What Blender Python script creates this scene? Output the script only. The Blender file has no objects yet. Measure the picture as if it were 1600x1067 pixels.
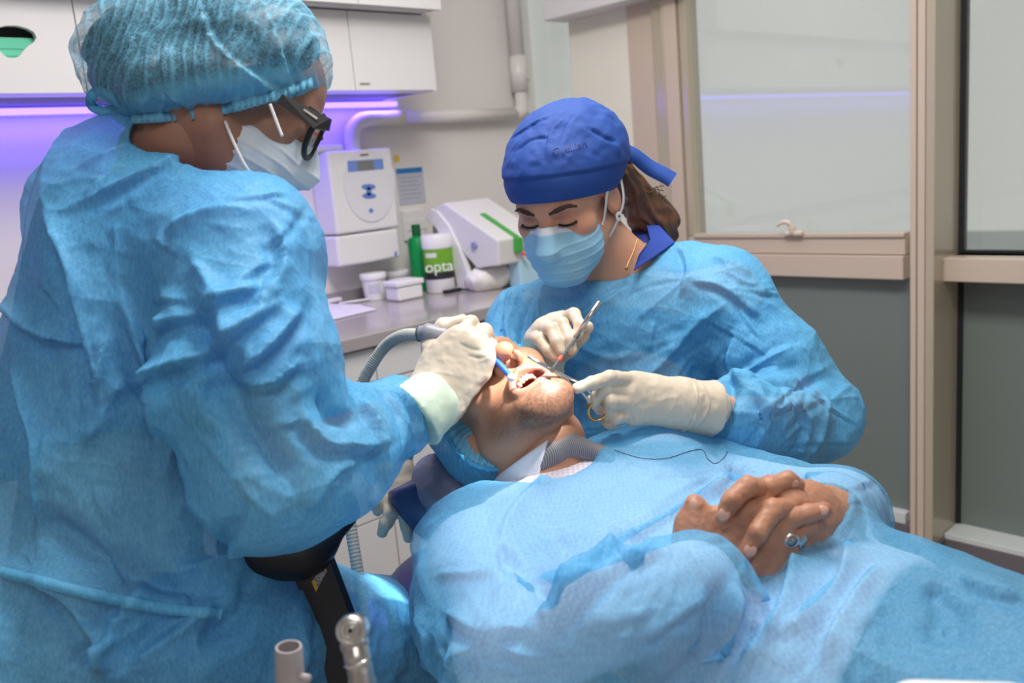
import bpy, bmesh, math, random
import numpy as np
from mathutils import Vector, Matrix
from mathutils.bvhtree import BVHTree

SC = bpy.context.scene
COL = SC.collection
# ------------------------------------------------------------------ camera
F_PX = 1378.7                      # focal length in pixels of the 1600x1067 frame
YAW, PITCH, ROLL = math.radians(47.48), math.radians(11.14), math.radians(5.06)
CAM = np.array([0.0, 0.0, 1.3])
_f = np.array([math.cos(YAW)*math.cos(PITCH), math.sin(YAW)*math.cos(PITCH), -math.sin(PITCH)])
_r = np.array([math.sin(YAW), -math.cos(YAW), 0.0]); _d = np.cross(_f, _r)
_r2 = math.cos(ROLL)*_r + math.sin(ROLL)*_d
_d2 = -math.sin(ROLL)*_r + math.cos(ROLL)*_d
RC = np.stack([_r2, _d2, _f])      # world -> camera (x right, y down, z forward)
cam_d = bpy.data.cameras.new('camera'); cam = bpy.data.objects.new('camera', cam_d); COL.objects.link(cam)
cam_d.sensor_width = 36.0; cam_d.lens = F_PX/1600*36.0; cam_d.clip_start = 0.02
m = Matrix.Identity(4)
for i in range(3):
    m[i][0] = _r2[i]; m[i][1] = -_d2[i]; m[i][2] = -_f[i]; m[i][3] = CAM[i]
cam.matrix_world = m
cam_d.dof.use_dof = True; cam_d.dof.focus_distance = 1.22; cam_d.dof.aperture_fstop = 5.0
SC.camera = cam
# ------------------------------------------------------------------ world, light, exposure
SC.view_settings.view_transform = 'Standard'; SC.view_settings.look = 'None'
SC.view_settings.exposure = 0.1; SC.view_settings.gamma = 1.0; SC.view_settings.use_curve_mapping = False
wd = bpy.data.worlds.new('overcast_sky'); SC.world = wd; wd.use_nodes = True
bg = wd.node_tree.nodes['Background']; bg.inputs[0].default_value = (0.80, 0.80, 0.77, 1); bg.inputs[1].default_value = 0.95

def area_light(name, loc, target, sx, sy, power, color=(1, 1, 1), spread=180):
    l = bpy.data.lights.new(name, 'AREA'); l.shape = 'RECTANGLE'; l.size = sx; l.size_y = sy
    l.energy = power; l.color = color; l.spread = math.radians(spread)
    o = bpy.data.objects.new(name, l); COL.objects.link(o); o.location = loc
    o.rotation_euler = (Vector(target)-Vector(loc)).to_track_quat('-Z', 'Y').to_euler()
    return o
CEIL = 2.65
area_light('ceiling_panel_light', (0.95, 0.75, CEIL-0.03), (0.95, 0.75, 0), 0.6, 1.2, 44, (1.0, 0.965, 0.93))
area_light('ceiling_panel_light', (1.5, 1.7, CEIL-0.03), (1.5, 1.7, 0), 1.2, 0.6, 7, (1.0, 0.965, 0.93))
area_light('ceiling_panel_light', (-0.6, -0.6, CEIL-0.03), (-0.6, -0.6, 0), 1.2, 0.6, 16, (1.0, 0.965, 0.93))

def spot_light(name, loc, target, power, cone, blend=.4, size=.03, color=(1, .97, .92)):
    l = bpy.data.lights.new(name, 'SPOT'); l.energy = power; l.spot_size = math.radians(cone); l.spot_blend = blend; l.shadow_soft_size = size; l.color = color
    o = bpy.data.objects.new(name, l); COL.objects.link(o); o.location = loc
    o.rotation_euler = (Vector(target)-Vector(loc)).to_track_quat('-Z', 'Y').to_euler(); return o
LAMP = (.98, .36, 1.78); LAMP_T = (.752, .800, 1.032)
spot_light('operating_lamp_light', LAMP, LAMP_T, 210, 9.5, .9)

# ------------------------------------------------------------------ pixel helpers
def RAY(px, py):
    return RC.T @ np.array([(px-800)/F_PX, (py-533.5)/F_PX, 1.0])
def P(px, py, d):                  # point seen at a pixel, d metres along the view axis
    return CAM + RAY(px, py)*d
def AT(px, py, ax, val):           # point seen at a pixel on the plane world[ax] = val
    r = RAY(px, py); return CAM + r*((val-CAM[ax])/r[ax])
def CD(v):                         # camera-space direction -> world
    v = RC.T @ np.array(v, float); return v/np.linalg.norm(v)
def CV(v):
    return RC.T @ np.array(v, float)
def DEP(p):
    return float((np.array(p)-CAM) @ _f)
def PX(p):
    c = RC @ (np.array(p)-CAM); return (800+F_PX*c[0]/c[2], 533.5+F_PX*c[1]/c[2])

# ------------------------------------------------------------------ object helpers
def link(o, parent=None):
    COL.objects.link(o)
    if parent is not None: o.parent = parent
    return o
def tag(o, label=None, cat=None, group=None, kind=None):
    if label: o['label'] = label
    if cat: o['category'] = cat
    if group: o['group'] = group
    if kind: o['kind'] = kind
    return o
def empty(name, loc=(0, 0, 0)):
    o = bpy.data.objects.new(name, None); o.empty_display_size = 0.05
    o.location = loc; COL.objects.link(o); EMPTY_LOC[o.name] = np.array(loc, float); return o
EMPTY_LOC = {}
def put(name, me, mat, parent=None, smooth=True):
    """link a world-space mesh; under an empty its vertices are moved into the empty's frame"""
    if mat is not None: me.materials.append(mat)
    if smooth: me.shade_smooth()
    o = bpy.data.objects.new(name, me); link(o, parent)
    off = np.zeros(3); p = parent
    while p is not None:
        off += np.array(p.location); p = p.parent
    if np.abs(off).max() > 0:
        me.transform(Matrix.Translation(Vector(-off)))
    return o
def bm_mesh(bm, name='m'):
    bmesh.ops.recalc_face_normals(bm, faces=bm.faces[:])
    me = bpy.data.meshes.new(name); bm.to_mesh(me); bm.free(); return me
def np_mesh(name, V, Q):
    me = bpy.data.meshes.new(name)
    V = np.asarray(V, np.float32); Q = np.asarray(Q, np.int32); n = Q.shape[1]
    me.vertices.add(len(V)); me.vertices.foreach_set('co', V.ravel())
    me.loops.add(Q.size); me.loops.foreach_set('vertex_index', Q.ravel())
    me.polygons.add(len(Q)); me.polygons.foreach_set('loop_start', np.arange(0, Q.size, n, dtype=np.int32))
    me.update(calc_edges=True); me.validate(); return me
def set_col(me, C, name='Col'):
    a = me.color_attributes.new(name, 'FLOAT_COLOR', 'POINT')
    C = np.asarray(C, np.float32)
    if C.shape[1] == 3: C = np.concatenate([C, np.ones((len(C), 1), np.float32)], 1)
    a.data.foreach_set('color', C.ravel())
def box_mesh(lo, hi, bev=0.0, seg=2):
    bm = bmesh.new(); bmesh.ops.create_cube(bm, size=1.0)
    lo = np.minimum(lo, hi).astype(float) if True else lo
    return bm
def box(name, lo, hi, mat, parent=None, bev=0.003, seg=2, mtx=None):
    lo_, hi_ = np.minimum(lo, hi), np.maximum(lo, hi)
    bm = bmesh.new(); bmesh.ops.create_cube(bm, size=1.0)
    c = (lo_+hi_)/2; s = hi_-lo_
    for v in bm.verts: v.co = Vector((v.co.x*s[0], v.co.y*s[1], v.co.z*s[2]))
    if bev > 0:
        b = min(bev, 0.45*float(s.min()))
        bmesh.ops.bevel(bm, geom=bm.edges[:], offset=b, segments=seg, profile=0.5, affect='EDGES')
    for v in bm.verts:
        v.co = (mtx @ v.co if mtx is not None else v.co) + Vector(c)
    o = put(name, bm_mesh(bm), mat, parent, smooth=False)
    return o
def tube_mesh(pts, rad, n=16, caps=True):
    pts = [np.array(p, float) for p in pts]; N = len(pts)
    rad = [rad]*N if np.isscalar(rad) else list(rad)
    V = []; Q = []; prev = None
    for i in range(N):
        t = pts[min(i+1, N-1)]-pts[max(i-1, 0)]; t = t/(np.linalg.norm(t)+1e-12)
        if prev is None:
            a = np.array([0, 0, 1.0]) if abs(t[2]) < .9 else np.array([1.0, 0, 0])
            u = np.cross(t, a)
        else:
            u = prev - t*(prev @ t)
        u = u/np.linalg.norm(u); prev = u; w = np.cross(t, u)
        for k in range(n):
            an = 2*math.pi*k/n
            V.append(pts[i]+rad[i]*(math.cos(an)*u+math.sin(an)*w))
    F = []
    for i in range(N-1):
        for k in range(n):
            a = i*n+k; b = i*n+(k+1) % n
            F.append((a, b, b+n, a+n))
    if caps:
        F.append(tuple(range(n-1, -1, -1))); F.append(tuple((N-1)*n+k for k in range(n)))
    me = bpy.data.meshes.new('tube'); me.from_pydata([tuple(v) for v in V], [], F); me.update(); return me
def tube(name, pts, rad, mat, parent=None, n=16, caps=True):
    return put(name, tube_mesh(pts, rad, n, caps), mat, parent)
def spline(pts, n=8):
    pts = np.array(pts, float); N = len(pts); out = []
    for i in range(N-1):
        p0 = pts[max(i-1, 0)]; p1 = pts[i]; p2 = pts[i+1]; p3 = pts[min(i+2, N-1)]
        for k in range(n):
            t = k/n
            out.append(.5*((2*p1)+(-p0+p2)*t+(2*p0-5*p1+4*p2-p3)*t*t+(-p0+3*p1-3*p2+p3)*t**3))
    out.append(pts[-1]); return np.array(out)
def lathe_mesh(profile, origin, axis=(0, 0, 1), n=40, xdir=None):
    """profile: list of (r, h) along axis"""
    ax = np.array(axis, float); ax /= np.linalg.norm(ax)
    a = np.array([1.0, 0, 0]) if abs(ax[0]) < .9 else np.array([0, 1.0, 0])
    if xdir is not None: a = np.array(xdir, float)
    u = a-ax*(a @ ax); u /= np.linalg.norm(u); w = np.cross(ax, u); o = np.array(origin, float)
    V = []; F = []
    for (r, h) in profile:
        for k in range(n):
            t = 2*math.pi*k/n; V.append(tuple(o+ax*h+r*(math.cos(t)*u+math.sin(t)*w)))
    for i in range(len(profile)-1):
        for k in range(n):
            a_ = i*n+k; b_ = i*n+(k+1) % n; F.append((a_, b_, b_+n, a_+n))
    if profile[0][0] > 1e-6: F.append(tuple(range(n-1, -1, -1)))
    if profile[-1][0] > 1e-6: F.append(tuple((len(profile)-1)*n+k for k in range(n)))
    me = bpy.data.meshes.new('lathe'); me.from_pydata(V, [], F); me.update(); return me
def lathe(name, profile, origin, mat, parent=None, axis=(0, 0, 1), n=40, smooth=True):
    o = put(name, lathe_mesh(profile, origin, axis, n), mat, parent, smooth)
    if smooth: add_split(o)
    return o
def add_split(o, ang=35):
    me = o.data
    n = len(me.polygons)
    # sharp edges by angle
    bm = bmesh.new(); bm.from_mesh(me)
    for e in bm.edges:
        if len(e.link_faces) == 2 and e.calc_face_angle(0) > math.radians(ang): e.smooth = False
    bm.to_mesh(me); bm.free()
def prism(name, poly, axis, lo, hi, mat, parent=None, bev=0.0, smooth=False):
    """poly: 2-D outline in the two other axes (cyclic order), extruded along axis lo..hi"""
    bm = bmesh.new(); vs = []
    for (a, b) in poly:
        c = [0, 0, 0]; oth = [i for i in range(3) if i != axis]
        c[oth[0]] = a; c[oth[1]] = b; c[axis] = lo; vs.append(bm.verts.new(c))
    f = bm.faces.new(vs)
    r = bmesh.ops.extrude_face_region(bm, geom=[f])
    d = [0, 0, 0]; d[axis] = hi-lo
    bmesh.ops.translate(bm, verts=[g for g in r['geom'] if isinstance(g, bmesh.types.BMVert)], vec=d)
    bmesh.ops.recalc_face_normals(bm, faces=bm.faces[:])
    if bev > 0:
        ed = [e for e in bm.edges if len(e.link_faces) == 2 and e.calc_face_angle(0) > math.radians(30)]
        bmesh.ops.bevel(bm, geom=ed, offset=bev, segments=2, profile=.5, affect='EDGES')
    o = put(name, bm_mesh(bm), mat, parent, smooth)
    if smooth: add_split(o)
    return o
def flat_poly(name, pts, mat, parent=None, thick=0.0008, normal=None):
    """thin plate through 3-D points (planar outline)"""
    bm = bmesh.new(); vs = [bm.verts.new(tuple(p)) for p in pts]; f = bm.faces.new(vs); f.normal_update()
    nrm = Vector(normal) if normal is not None else f.normal
    r = bmesh.ops.extrude_face_region(bm, geom=[f])
    bmesh.ops.translate(bm, verts=[g for g in r['geom'] if isinstance(g, bmesh.types.BMVert)], vec=nrm.normalized()*thick)
    return put(name, bm_mesh(bm), mat, parent, False)

# ------------------------------------------------------------------ materials
def srgb(r, g, b):
    def f(c):
        c /= 255.0
        return c/12.92 if c <= .04045 else ((c+.055)/1.055)**2.4
    return (f(r), f(g), f(b), 1.0)
def mat(name, col, rough=0.5, metal=0.0, noise=0.0, nscale=20.0, bump=0.0, bscale=200.0, spec=0.5, coat=0.0,
        trans=0.0, sheen=0.0, sss=0.0, emit=None, estr=0.0, attr=None):
    m = bpy.data.materials.new(name); m.use_nodes = True; nt = m.node_tree; b = nt.nodes['Principled BSDF']
    b.inputs['Roughness'].default_value = rough; b.inputs['Metallic'].default_value = metal
    b.inputs['Specular IOR Level'].default_value = spec; b.inputs['Coat Weight'].default_value = coat
    b.inputs['Transmission Weight'].default_value = trans
    if sheen: b.inputs['Sheen Weight'].default_value = sheen
    if sss:
        b.inputs['Subsurface Weight'].default_value = sss; b.inputs['Subsurface Scale'].default_value = 0.006
        b.inputs['Subsurface Radius'].default_value = (1.0, .35, .2)
    if emit is not None:
        b.inputs['Emission Color'].default_value = emit; b.inputs['Emission Strength'].default_value = estr
    b.inputs['Base Color'].default_value = col
    tc = nt.nodes.new('ShaderNodeTexCoord')
    src = None
    if attr:
        a = nt.nodes.new('ShaderNodeAttribute'); a.attribute_name = attr; src = a.outputs['Color']
    if noise > 0:
        n = nt.nodes.new('ShaderNodeTexNoise'); n.inputs['Scale'].default_value = nscale; n.inputs['Detail'].default_value = 5
        nt.links.new(tc.outputs['Object'], n.inputs['Vector'])
        mr = nt.nodes.new('ShaderNodeMapRange'); mr.inputs['To Min'].default_value = 1-noise; mr.inputs['To Max'].default_value = 1+noise
        nt.links.new(n.outputs['Fac'], mr.inputs['Value'])
        mx = nt.nodes.new('ShaderNodeVectorMath'); mx.operation = 'SCALE'
        if src is not None: nt.links.new(src, mx.inputs[0])
        else: mx.inputs[0].default_value = col[:3]
        nt.links.new(mr.outputs[0], mx.inputs['Scale']); src = mx.outputs[0]
    if src is not None: nt.links.new(src, b.inputs['Base Color'])
    if bump > 0:
        n2 = nt.nodes.new('ShaderNodeTexNoise'); n2.inputs['Scale'].default_value = bscale; n2.inputs['Detail'].default_value = 3
        nt.links.new(tc.outputs['Object'], n2.inputs['Vector'])
        bp = nt.nodes.new('ShaderNodeBump'); bp.inputs['Strength'].default_value = bump; bp.inputs['Distance'].default_value = 0.001
        nt.links.new(n2.outputs['Fac'], bp.inputs['Height']); nt.links.new(bp.outputs[0], b.inputs['Normal'])
    return m
# ================================================================== THE ROOM
YW = 2.62          # back wall plane
XG = 2.65          # window plane near the corner
M_WALL = mat('wall_paint', srgb(226, 222, 219), .55, noise=.015, nscale=4, bump=.08, bscale=120)
M_CEIL = mat('ceiling_paint', srgb(232, 230, 226), .7, noise=.02)
M_FLOOR = mat('floor_vinyl', srgb(150, 140, 132), .45, noise=.06, nscale=9, bump=.05)
M_FRAME = mat('beige_frame', srgb(205, 188, 172), .30, noise=.02, nscale=3, spec=.5)
M_FRAME2 = mat('beige_frame_satin', srgb(196, 184, 164), .20, metal=.25, noise=.02, nscale=3)
M_GASKET = mat('black_gasket', srgb(30, 32, 36), .6)
M_BASE = mat('grey_skirting', srgb(112, 106, 110), .45, noise=.04)
M_STRIP = mat('pale_sill', srgb(214, 220, 218), .4, noise=.03)
M_FROST = mat('frosted_glass', srgb(118, 128, 124), .32, noise=.05, nscale=2.5, spec=.5)
def glass_mat():
    m = bpy.data.materials.new('hazy_window_glass'); m.use_nodes = True; nt = m.node_tree
    nt.nodes.remove(nt.nodes['Principled BSDF']); out = nt.nodes['Material Output']
    tr = nt.nodes.new('ShaderNodeBsdfTransparent'); tr.inputs[0].default_value = (.80, .82, .81, 1)
    df = nt.nodes.new('ShaderNodeBsdfDiffuse'); df.inputs[0].default_value = (.80, .81, .80, 1)
    gl = nt.nodes.new('ShaderNodeBsdfGlossy'); gl.inputs['Roughness'].default_value = .02
    lw = nt.nodes.new('ShaderNodeLayerWeight'); lw.inputs[0].default_value = .5
    pw = nt.nodes.new('ShaderNodeMath'); pw.operation = 'POWER'; pw.inputs[1].default_value = 4.0; nt.links.new(lw.outputs['Facing'], pw.inputs[0])
    m1 = nt.nodes.new('ShaderNodeMixShader'); m1.inputs[0].default_value = .10
    m2 = nt.nodes.new('ShaderNodeMixShader')
    nt.links.new(tr.outputs[0], m1.inputs[1]); nt.links.new(df.outputs[0], m1.inputs[2])
    mr = nt.nodes.new('ShaderNodeMath'); mr.operation = 'MULTIPLY_ADD'; mr.inputs[1].default_value = .9; mr.inputs[2].default_value = .06
    nt.links.new(pw.outputs[0], mr.inputs[0]); nt.links.new(mr.outputs[0], m2.inputs[0])
    nt.links.new(m1.outputs[0], m2.inputs[1]); nt.links.new(gl.outputs[0], m2.inputs[2])
    nt.links.new(m2.outputs[0], out.inputs[0]); return m
M_GLASS = glass_mat()
XL, YN = -2.2, -2.2
def struct(name, lo, hi, m_, parent=None, bev=0.0):
    o = box(name, lo, hi, m_, parent, bev)
    if parent is None: o['kind'] = 'structure'
    return o
struct('floor', (XL, YN, -.05), (XG+.12, YW+.1, 0), M_FLOOR)
struct('ceiling', (XL, YN, CEIL), (XG+.12, YW+.1, CEIL+.05), M_CEIL)
struct('wall_back', (XL, YW, 0), (XG, YW+.1, CEIL), M_WALL)
struct('wall_left', (XL-.1, YN, 0), (XL, YW+.1, CEIL), M_WALL)
struct('wall_front', (XL, YN-.1, 0), (XG+.12, YN, CEIL), M_WALL)
struct('wall_window', (2.62, YN, 0), (2.76, -1.2, CEIL), M_WALL)
# --- window wall: column by the corner, tilted sash window, mullion, fixed window
def yz(px, py, x): 
    p = AT(px, py, 0, x); return p[1], p[2]
w1 = empty('window_1', (XG, 2.3, 0)); w1['kind'] = 'structure'
yA = YW; yB = yz(980, 120, XG)[0]
box('pane', (XG, yB, .15), (XG+.008, yA, CEIL), M_GLASS, w1, 0)
# beige jamb of several vertical profiles between the corner light and the sash
y0 = yz(992, 238, 2.62)[0]; y1 = yz(1026, 238, 2.60)[0]; y2 = yz(1042, 238, 2.58)[0]; y3 = yz(1062, 238, 2.58)[0]
trim = empty('trim_1', (2.62, y2, 0)); trim['kind'] = 'structure'
box('jamb_profile', (2.615, y1, .12), (2.72, y0, CEIL), M_FRAME, trim, .004)
box('jamb_profile', (2.600, y2, .12), (2.72, y1-.001, CEIL), M_FRAME2, trim, .012, 4)
box('jamb_profile', (2.590, y3, .12), (2.72, y2-.001, CEIL), M_FRAME, trim, .004)
# sash window
w2 = empty('window_2', (2.60, 1.4, 0)); w2['kind'] = 'structure'
XS = 2.60
ys0 = y3-.004
yL = yz(1090, 340, XS+.02)[0]; yR = yz(1419, 340, XS+.02)[0]
zB = yz(1250, 368, XS+.02)[1]; zR0 = yz(1300, 398.5, XS-.015)[1]; zR1 = yz(1421, 438, XS-.015)[1]
zST = yz(1418, 799, XS+.02)[1]; zSB = yz(1418, 820, XS-.0)[1]
box('sash_stile', (XS, yL, zB), (XS+.06, ys0, CEIL), M_FRAME2, w2, .006, 3)
box('sash_rail', (XS, yR, zR0), (XS+.06, ys0, zB), M_FRAME, w2, .004)
box('sash_bead', (XS-.008, yR, zB-.004), (XS+.03, yL+.002, zB+.010), M_FRAME, w2, .003)
box('transom', (XS-.015, yR, zR1), (XS+.09, ys0, zR0-.001), M_FRAME, w2, .003)
box('pane', (XS+.035, yR, zB), (XS+.043, yL, CEIL), M_GLASS, w2, 0)
box('frosted_pane', (XS+.03, yR, zST), (XS+.045, ys0, zR1), M_FROST, w2, 0)
box('sill_strip', (XS-.0, yR, zSB), (XS+.08, ys0, zST), M_STRIP, w2, .002)
# sash handle
hb = AT(1240, 366, 0, XS-.012)
hm = mat('cream_plastic', srgb(226, 212, 196), .35)
hd = box('handle', hb+np.array([-.012, -.033, -.004]), hb+np.array([.012, .030, .012]), hm, w2, .006, 3)
hdl = spline([hb+np.array([-.004, 0, .004]), hb+np.array([-.010, .002, .028]), hb+np.array([-.016, .012, .040]), hb+np.array([-.02, .030, .040]), hb+np.array([-.022, .046, .030])], 6)
tube('handle_lever', hdl, [.011]*6+[.009]*6+[.0075]*6+[.006]*7, hm, hd, 12)
# mullion column with grooves
t2 = empty('trim_2', (2.55, 1.02, 0)); t2['kind'] = 'structure'
XC = 2.535
yc = [yz(px, 500, XC)[0] for px in (1421, 1431.5, 1444.5, 1459.5)]
zc0 = yz(1440, 850, XC)[1]
for a, b in ((0, 1), (1, 2), (2, 3)):
    box('mullion_profile', (XC+.002*(a == 1), yc[b]+.0012, zc0), (2.76, yc[a]-.0012, CEIL), M_FRAME if a < 2 else M_FRAME2, t2, .0025)
box('mullion_core', (XC+.012, yc[3]+.004, zc0), (2.74, yc[0]-.002, CEIL), M_FRAME, t2, 0)
# fixed window on the right
w3 = empty('window_3', (2.7, .2, 0)); w3['kind'] = 'structure'
XF = 2.715; yE = -1.2
zF0 = AT(1540, 391, 0, XF)[2]; zr0 = AT(1540, 404, 0, 2.60)[2]; zr1 = AT(1540, 442, 0, 2.60)[2]
yr = AT(1473, 420, 0, 2.60)[1]
box('pane', (XF, yE, zF0), (XF+.008, yc[3]-.012, CEIL), M_GLASS, w3, 0)
box('frosted_pane', (XF, yE, .1), (XF+.012, yc[3]-.012, zr1), M_FROST, w3, 0)
box('gasket', (XF-.006, yc[3]-.014, .1), (XF+.02, yc[3]+.002, CEIL), M_GASKET, w3, 0)
box('gasket', (XF-.006, yE, zF0-.012), (XF+.02, yc[3]-.012, zF0), M_GASKET, w3, 0)
box('transom', (2.60, yE, zr1), (XF+.03, yr, zr0), M_FRAME, w3, .003)
box('transom_bead', (2.66, yE, zr0), (XF+.03, yc[3], zF0-.012), M_FRAME2, w3, .002)
zs_t = AT(1509, 820, 0, XF)[2]; zs_b = AT(1495, 846, 0, 2.62)[2]
box('sill_strip', (2.62, yE, zs_b), (XF+.03, yc[3], max(zs_t, zs_b+.01)), M_STRIP, w3, .002)
# skirting
zk = zc0
for nm, lo, hi in (('baseboard_window', (2.60, yc[0], 0), (2.75, YW, zSB)), ('baseboard_column', (XC-.006, yc[3]-.004, 0), (2.75, yc[0]+.004, zc0)),
                   ('baseboard_right', (2.62, yE, 0), (2.76, yc[3], zs_b))):
    struct(nm, lo, hi, M_BASE, None, .003)
# roller-blind box at the top of the corner light
bx0 = AT(866, 33, 0, 2.56); bx1 = AT(978, 8, 0, 2.56)
bl = empty('blind_box', (2.57, (bx0[1]+bx1[1])/2, bx0[2]))
tag(bl, 'white roller blind box above the narrow corner window', 'blind')
box('cassette', (2.52, bx1[1]-.25, bx0[2]), (2.64, bx0[1]+.02, bx0[2]+.12), mat('blind_white', srgb(226, 224, 226), .4), bl, .006)
# cream panel standing in for the bright patch in the corner glass
cy0 = AT(893, 100, 0, 2.63)[1]; cy1 = AT(984, 100, 0, 2.63)[1]
box('cream_panel', (2.628, cy1-.01, .3), (2.631, cy0, bx0[2]+.03), mat('cream_sheet', srgb(238, 234, 220), .8, noise=.02, emit=None), bl, 0)
# --- ground outside, far below the window
og = box('ground_outside', (3.5, -30, -9), (90, 60, -8.5), mat('hazy_ground', srgb(170, 178, 180), .9, noise=.12, nscale=.2), None, 0); og['kind'] = 'structure'

# ================================================================== CABINETS AND COUNTER
M_CAB = mat('cabinet_white', srgb(224, 222, 222), .35, noise=.01)
M_CABIN = mat('cabinet_shadow_gap', srgb(120, 118, 118), .6)
M_COUNTER = mat('grey_worktop', srgb(168, 160, 160), .12, noise=.03, nscale=30, spec=.6)
M_GREEN_BOX = mat('green_carton', srgb(96, 200, 165), .6, noise=.05)
yF = 2.30
zb = 1.565; zt = 1.798
xs = [-1.2, -.35, AT(109, 0, 1, yF)[0], None, AT(549, 80, 1, yF)[0], AT(672, 80, 1, yF)[0]]
xs[2] = .792; xs[3] = (xs[2]+xs[4])/2
wc = empty('wall_cabinet', (.8, yF+.16, zb)); tag(wc, 'white handleless wall cabinet with purple light under it', 'cabinet')
box('body', (xs[0], yF+.09, zb), (xs[5], YW, zt), M_CABIN, wc, 0); box('bottom_board', (xs[0], yF+.018, zb), (xs[5], yF+.09, zb+.016), M_CAB, wc, 0)
box('side_panel', (xs[5], yF+.004, zb-.002), (xs[5]+.016, YW, zt), M_CAB, wc, .001)
def door_with_hole(name, x0, x1, z0, z1, y0, y1, hole, m_, parent):
    bm = bmesh.new(); E = []
    outer = [bm.verts.new((x, y0, z)) for x, z in ((x0, z0), (x1, z0), (x1, z1), (x0, z1))]
    inner = [bm.verts.new((x, y0, z)) for x, z in hole]
    for L in (outer, inner):
        for i in range(len(L)): E.append(bm.edges.new((L[i], L[(i+1) % len(L)])))
    bmesh.ops.triangle_fill(bm, edges=E, use_beauty=True)
    cen = np.mean(hole, 0)
    r = bmesh.ops.extrude_face_region(bm, geom=bm.faces[:])
    bmesh.ops.translate(bm, verts=[g for g in r['geom'] if isinstance(g, bmesh.types.BMVert)], vec=(0, y1-y0, 0))
    return put(name, bm_mesh(bm), m_, parent, False)
# funnel-shaped hand hole in the left door
hp = []
for px, py in ((-22, 60), (-16, 50), (-4, 43), (10, 40), (26, 40), (42, 44), (53, 50), (57, 58), (54, 65), (44, 72), (36, 80), (30, 88), (22, 91), (12, 90), (6, 86), (-2, 78), (-12, 70)):
    q = AT(px, py, 1, yF); hp.append((q[0], q[2]))
g = .0015
for i in range(5):
    a, b = xs[i]+g, xs[i+1]-g
    if i == 1:
        door_with_hole('door', a, b, zb, zt-.004, yF, yF+.018, hp, M_CAB, wc)
    else:
        d = box('door', (a, yF, zb), (b, yF+.018, zt-.004), M_CAB, wc, .001)
        if i == 4:
            q = AT(570, 131, 1, yF)
            box('maker_plate', q+np.array([-.018, -.0015, -.0022]), q+np.array([.018, 0, .0022]), mat('bronze_plate', srgb(150, 138, 112), .4, metal=.6), d, 0)
gb = AT(20, 78, 1, yF+.03)
gbx = empty('carton', (gb[0], yF+.03, gb[2]-.06)); tag(gbx, 'green carton inside the cabinet behind the funnel-shaped hole', 'carton')
box('sleeve', (gb[0]-.10, yF+.021, gb[2]-.06), (gb[0]+.09, yF+.05, gb[2]+.026), M_GREEN_BOX, gbx, .001)
for dz in (-.004, .012):
    box('seam', (gb[0]-.10, yF+.0203, gb[2]+dz-.012), (gb[0]+.09, yF+.0215, gb[2]+dz-.011), mat('carton_seam', srgb(40, 110, 90), .6), gbx, 0)
# upper row of cabinets, set forward
yU = 2.235
uc = empty('upper_cabinet', (.8, yU+.19, zt)); tag(uc, 'white top row cabinet standing proud above the wall cabinet doors', 'cabinet')
xu = AT(690, 12, 1, yU)[0]
box('body', (xs[0], yU+.02, zt), (xu-.02, YW, CEIL), M_CAB, uc, 0)
for i in range(5):
    box('door', ((xs[i] if i else xs[0])+g, yU, zt+.002), ((xs[i+1] if i < 4 else xu)-g, yU+.018, CEIL-.005), M_CAB, uc, .001)
# LED strip under the wall cabinet
M_LED = mat('violet_led', srgb(110, 90, 255), .4, emit=(.16, .10, 1.0, 1), estr=5.0)
xled = AT(612, 150, 1, YW-.02)[0]
led = empty('led_strip', (.3, YW-.06, zb)); tag(led, 'glowing violet light strip under the wall cabinet', 'light')
box('diffuser', (xs[0], YW-.05, zb-.022), (xled, YW-.034, zb-.006), M_LED, led, .003)
box('channel', (xs[0], YW-.034, zb-.026), (xled, YW, zb-.001), mat('led_channel', srgb(200, 200, 210), .4, metal=.3), led, .002)
l = area_light('led_strip_light', ((xs[0]+xled)/2, YW-.06, zb-.03), ((xs[0]+xled)/2, YW, zb-.20), xled-xs[0], .02, 5, (.15, .08, 1.0))
# base cabinets and worktop
zc = .90; yC = 1.95
box('worktop', (-1.2, yC, zc-.036), (XG-.06, YW, zc), M_COUNTER, None, .003)
wt = bpy.data.objects['worktop']; tag(wt, 'glossy grey worktop running along the back wall', 'worktop')
box('upstand', (-1.2, YW-.02, zc), (1.80, YW, zc+.032), mat('grey_upstand', srgb(150, 144, 146), .3), wt, .002)
yD = 1.968
widths = [(-1.2, -.35), (-.35, .48), (.48, 1.301), (1.301, 2.02), (2.02, XG-.07)]
nm = ['white base cabinet at the far left of the worktop', 'white base cabinet left of the assistant', 'white base cabinet behind the assistant', 'white base cabinet with three drawers behind the suction hose', 'white base cabinet by the window corner']
M_PLINTH = mat('plinth_grey', srgb(120, 118, 120), .5)
for i, (a, b) in enumerate(widths):
    bc = empty('base_cabinet', ((a+b)/2, 2.2, 0)); tag(bc, nm[i], 'cabinet', 'base cabinets under the worktop')
    box('body', (a+.001, yD+.02, .10), (b-.001, YW-.01, zc-.037), M_CABIN, bc, 0)
    box('plinth', (a+.001, yD+.06, 0), (b-.001, YW-.02, .10), M_PLINTH, bc, 0)
    for z0, z1 in ((.105, .384), (.388, .764), (.768, .858)):
        if False:
            xm = 1.301
            box('drawer', (a+.002, yD, z0), (xm-.002, yD+.018, z1), M_CAB, bc, .001); box('drawer', (xm+.002, yD, z0), (b-.002, yD+.018, z1), M_CAB, bc, .001)
        else:
            box('drawer', (a+.002, yD, z0), (b-.002, yD+.018, z1), M_CAB, bc, .001)
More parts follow.
